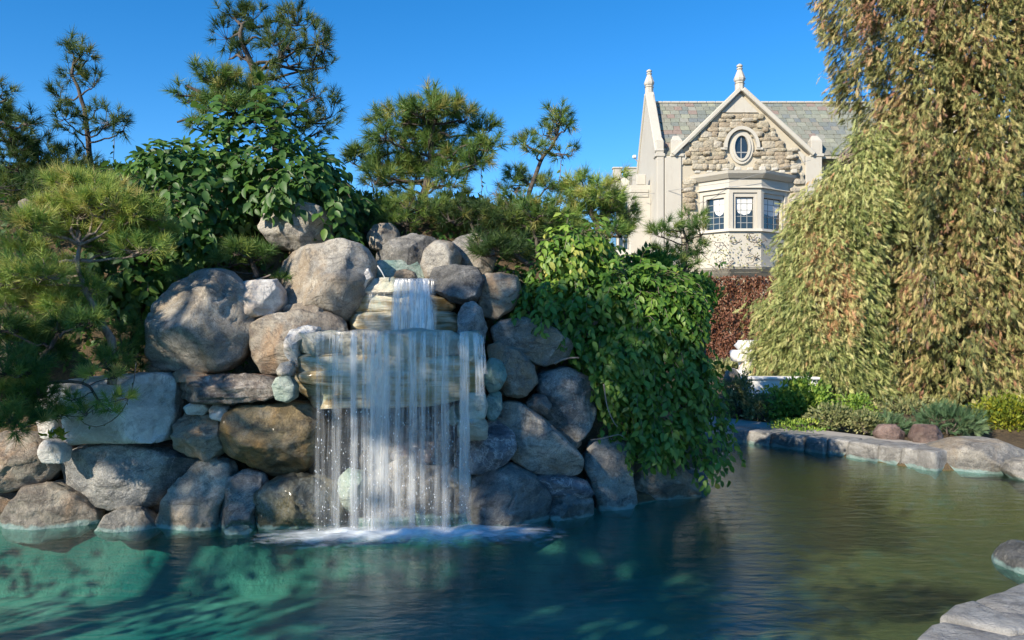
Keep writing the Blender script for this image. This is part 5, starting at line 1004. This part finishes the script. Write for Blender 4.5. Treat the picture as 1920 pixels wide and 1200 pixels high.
shrub('small creeping juniper left of the russet pitted rock', 1668, 800, 36, 14, 10.9, 240, .15, 'juniper', SPRAY, 'juniper', 'juniper')
shrub('tiny green sprigs at the foot of the bright green shrub', 1500, 800, 60, 12, 11.2, 900, .045, 'shrub')
shrub('small ivy sprig with yellow star leaves by the tiny white square stone', 108, 815, 20, 10, 6.25, 40, .05, 'shrub_yellow', LEAF, 'ivy_sprig', 'ivy')
shrub('sparse brownish undergrowth below the cypress nearest the far path', 1700, 770, 80, 22, 12.6, 1500, .06, 'shrub_grey')
shrub('dusty green weeds between the green shrub and the pitted rock', 1600, 770, 50, 28, 12.4, 1300, .06, 'shrub')
# red ivy on the house foot
iv = empty('red_ivy', (9.5, 30, 0), 'rust red ivy covering the wall below the bay window', 'ivy'); MB().box(hx(1255, 31), 31, -.2, hx(1460, 31), 31.4, hz(522, 31)).build('ivy_wall', M['mortar'], iv)
n = 9000; x = rng.uniform(hx(1250, 31), hx(1462, 31), n); z = rng.uniform(-.2, hz(516, 31), n); y = 30.95-.28*np.abs(fbm(np.stack([x*1.2, z*1.2, z*0], -1), 3))-.05*rng.random(n)
cl = Cloud(); put(cl, [LEAF4], np.stack([x, y, z], -1), unit(rng.normal(size=(n, 3))*.55+[0, -.35, -.8]), rng.uniform(.10, .19, n), np.clip(.4+.2*rng.normal(size=n)+.2*fbm(np.stack([x, z, z*0], -1), 2), 0, 1)); tag(cl.build('leaves', M['redivy'], iv), kind='stuff')
shrub('dark hedge at the foot of the red ivy wall', 1370, 700, 60, 26, 22, 2600, .13, 'shrub_grey', name='hedge', cat='hedge')
shrub('dark leafy bush behind the vine at the right', 1290, 560, 50, 46, 11.0, 2600, .09, 'vine', name='bush', cat='bush')
shrub('dark leafy bush under the small open pine', 1215, 520, 60, 46, 9.2, 2200, .09, 'vine', name='bush', cat='bush')
# ------------------------------------------------------------------ weeping conifers at the right
def conifer(label, prof, d, depth, nclump, nspray, L, mat, trunk_px, seed=0, tr=.16, droop=1., br=0., cl_r=.30, name='cypress_tree', cat='cypress'):
    """prof [(py, left px, right px)] outline; clumps of drooping sprays fill the shell"""
    prof = np.array(prof, float); zs = CZ+(HY-prof[:, 0])/FPX*d; xl = (prof[:, 1]-960)/FPX*d; xr = (prof[:, 2]-960)/FPX*d; o_ = np.argsort(zs); zs, xl, xr = zs[o_], xl[o_], xr[o_]
    root = empty(name, ((trunk_px-960)/FPX*d, d, .2), label, cat); tx = (trunk_px-960)/FPX*d
    A = np.interp(np.linspace(zs[0], zs[-1], 200), zs, xr-xl); zq = rng.choice(np.linspace(zs[0], zs[-1], 200), nclump, p=A/A.sum())+rng.uniform(-.03, .03, nclump)
    a, b = np.interp(zq, zs, xl), np.interp(zq, zs, xr); th = rng.uniform(0, 2*math.pi, nclump); th = np.where((np.sin(th) > .35) & (rng.random(nclump) < .8), -th, th); rad = 1-.5*rng.random(nclump)**1.6
    cxp = (a+b)/2; lump = 1.02+.14*fbm(np.stack([np.cos(th)*4.2+seed, np.sin(th)*4.2, zq*.45], -1), 3)+.10*fbm(np.stack([np.cos(th)*2+seed, np.sin(th)*2, zq*1.3], -1), 2); lump = np.clip(lump, .7, 1.16)
    hx_ = cxp+np.cos(th)*(b-a)/2*rad*lump; hy_ = d+np.sin(th)*depth*np.minimum(1, (b-a)/2/1.2)*rad*lump
    rad = rad; hub = np.stack([hx_, hy_, zq], -1); outd = np.stack([np.cos(th), np.sin(th), np.full(nclump, -.15)], -1)
    hv = .42+.16*fbm(hub*.8+seed, 3)+.14*rng.normal(size=nclump)+br; brown = fbm(np.stack([hx_*.9, hy_*.9, zq*.45], -1)+seed*3+5, 3) > (.42 if mat == 'cypress' else .62); hv = np.where(brown, hv+.36, hv)
    cl = Cloud()
    N_ = nclump*nspray; hi = np.repeat(np.arange(nclump), nspray); ln = rng.uniform(.35, .95, nclump)[hi]; tq = rng.random(N_); off = rng.normal(size=(N_, 3))*[cl_r*.5, cl_r*.5, .04]*(1.15-.75*tq)[:, None]; off[:, 2] += .15-ln*tq; off[:, 1] -= .10*tq
    pos = hub[hi]+off; dirs = unit(outd[hi]*.75+rng.normal(size=(N_, 3))*.42+np.array([0, 0, -.9*droop])); v = np.clip(hv[hi]+.19*rng.normal(size=N_)+(rng.random(N_) < .06)*.35, 0, 1)
    put(cl, SPRAY, pos, dirs, L*rng.uniform(.6, 1.2, N_), v); tag(cl.build('foliage', M[mat], root), kind='stuff')
    tk = Cloud(); zt = zs[-1]; t = np.linspace(0, 1, 14); tk.tube(np.stack([tx+.15*np.sin(t*5+seed), np.full(14, d), .05+(zt-.4)*t], -1), tr*(1-.8*t)+.02, 9); tk.build('trunk', M['bark'], root, True)
    lb = Cloud()
    for i in range(0, nclump, 3):
        z0 = max(hub[i, 2]-.25*rng.random()-.15, .3); z0 = min(z0, zt-.5); lb.tube(curvy([tx, d, z0], hub[i], 7, .12, i*.37), np.linspace(.028, .006, 7), 4)
    for i in range(0, nclump, 5):
        s0 = hub[i]+outd[i]*.05; e0 = s0+np.array([rng.normal()*.08, rng.normal()*.05-.03, -rng.uniform(.25, .6)]); lb.tube(curvy(s0, e0, 6, .2, i*.7), np.linspace(.007, .003, 6), 3)
    lb.build('branches', M['bark_pale'], root, True); return root
conifer('towering shaggy cypress with browned hanging sprays at the right of the pond', [(-120, 1560, 2010), (0, 1545, 2020), (100, 1572, 2030), (180, 1606, 2030), (300, 1616, 2030), (400, 1590, 2040), (520, 1590, 2040), (640, 1590, 2040), (720, 1600, 2030), (775, 1640, 2000)], 14.9, 1.9, 2100, 46, .17, 'cypress', 1780, 1, .22, cl_r=.17)
conifer('pale lime green weeping cypress spreading in front of the stone house', [(250, 1600, 1680), (300, 1575, 1690), (345, 1530, 1690), (385, 1495, 1690), (430, 1468, 1650), (500, 1458, 1650), (580, 1440, 1650), (660, 1435, 1640), (690, 1450, 1650), (720, 1520, 1650), (780, 1560, 1640)], 14.2, .8, 1000, 44, .155, 'cypress_lime', 1570, 2, .08, cl_r=.15)
conifer('narrow weeping cypress with a thin trunk standing by the low white wall', [(560, 1430, 1510), (620, 1405, 1530), (680, 1402, 1520), (700, 1425, 1500)], 14.4, .6, 170, 22, .16, 'cypress_lime', 1432, 3, .05, br=.05)
conifer('dark backing cypress behind the towering one', [(-160, 1680, 2180), (100, 1690, 2200), (400, 1680, 2200), (600, 1660, 2200), (735, 1660, 2200)], 17.2, 1.3, 500, 26, .26, 'cypress', 1900, 4, .2, br=-.25)
# ------------------------------------------------------------------ garden beyond and leafy trees outside the frame that shade the pond
def broadleaf(label, c, R, trunk, n, L, gaps=.0, hubs=90, seed=0, name='shade_tree', cat='tree'):
    r = np.random.default_rng(seed); root = empty(name, (trunk[0], trunk[1], .2), label, cat); c = np.array(c, float); R = np.array(R, float)
    hn = unit(r.normal(size=(hubs, 3))); hub = c+hn*R*r.uniform(.25, 1, (hubs, 1))**.6; hi = r.integers(0, hubs, n); pos = hub[hi]+r.normal(size=(n, 3))*R*.11; cl = Cloud()
    put(cl, [LEAF4], pos, unit(r.normal(size=(n, 3))+[0, 0, -.2]), L*r.uniform(.7, 1.2, n), r.random(n)); tag(cl.build('foliage', M['shade_leaf'], root), kind='stuff')
    tk = Cloud(); b = np.array([trunk[0], trunk[1], 0.]); tk.tube(curvy(b, c, 10, .05, seed), np.linspace(.22, .08, 10), 8)
    for h in hub[::3]: tk.tube(curvy(b+(c-b)*r.uniform(.4, .95), h, 7, .12, h[0]), np.linspace(.05, .01, 7), 4)
    tk.build('trunk', M['bark'], root, True)
SHADE = [((-6.2, -1, 6.5), (1.6, 1.7, 1.15), (-6.2, -2.5), 4600, .20, 46, 1, 'tall leafy tree behind the viewpoint to the left shading the fall'), ((-9.4, -.6, 6.6), (1.2, 1.5, 1.4), (-9.4, -1.5), 800, .19, 14, 5, 'sparse leafy tree farthest left whose leaves dapple the round boulder'),
         ((-5.9, -1.4, 4.5), (2.7, 1.4, .9), (-5.4, -2.6), 4800, .18, 26, 2, 'low spreading tree behind the viewpoint throwing patchy shade on the water'), ((-6.6, 1.8, 2.4), (1.0, 1.7, .8), (-7.2, 1.0), 500, .13, 14, 3, 'low leafy tree on the left bank shading the lower rocks')]
for (c, R, tr, n, L, hb, sd2, lb) in SHADE: broadleaf(lb, c, R, tr, n, L, hubs=hb, seed=sd2)
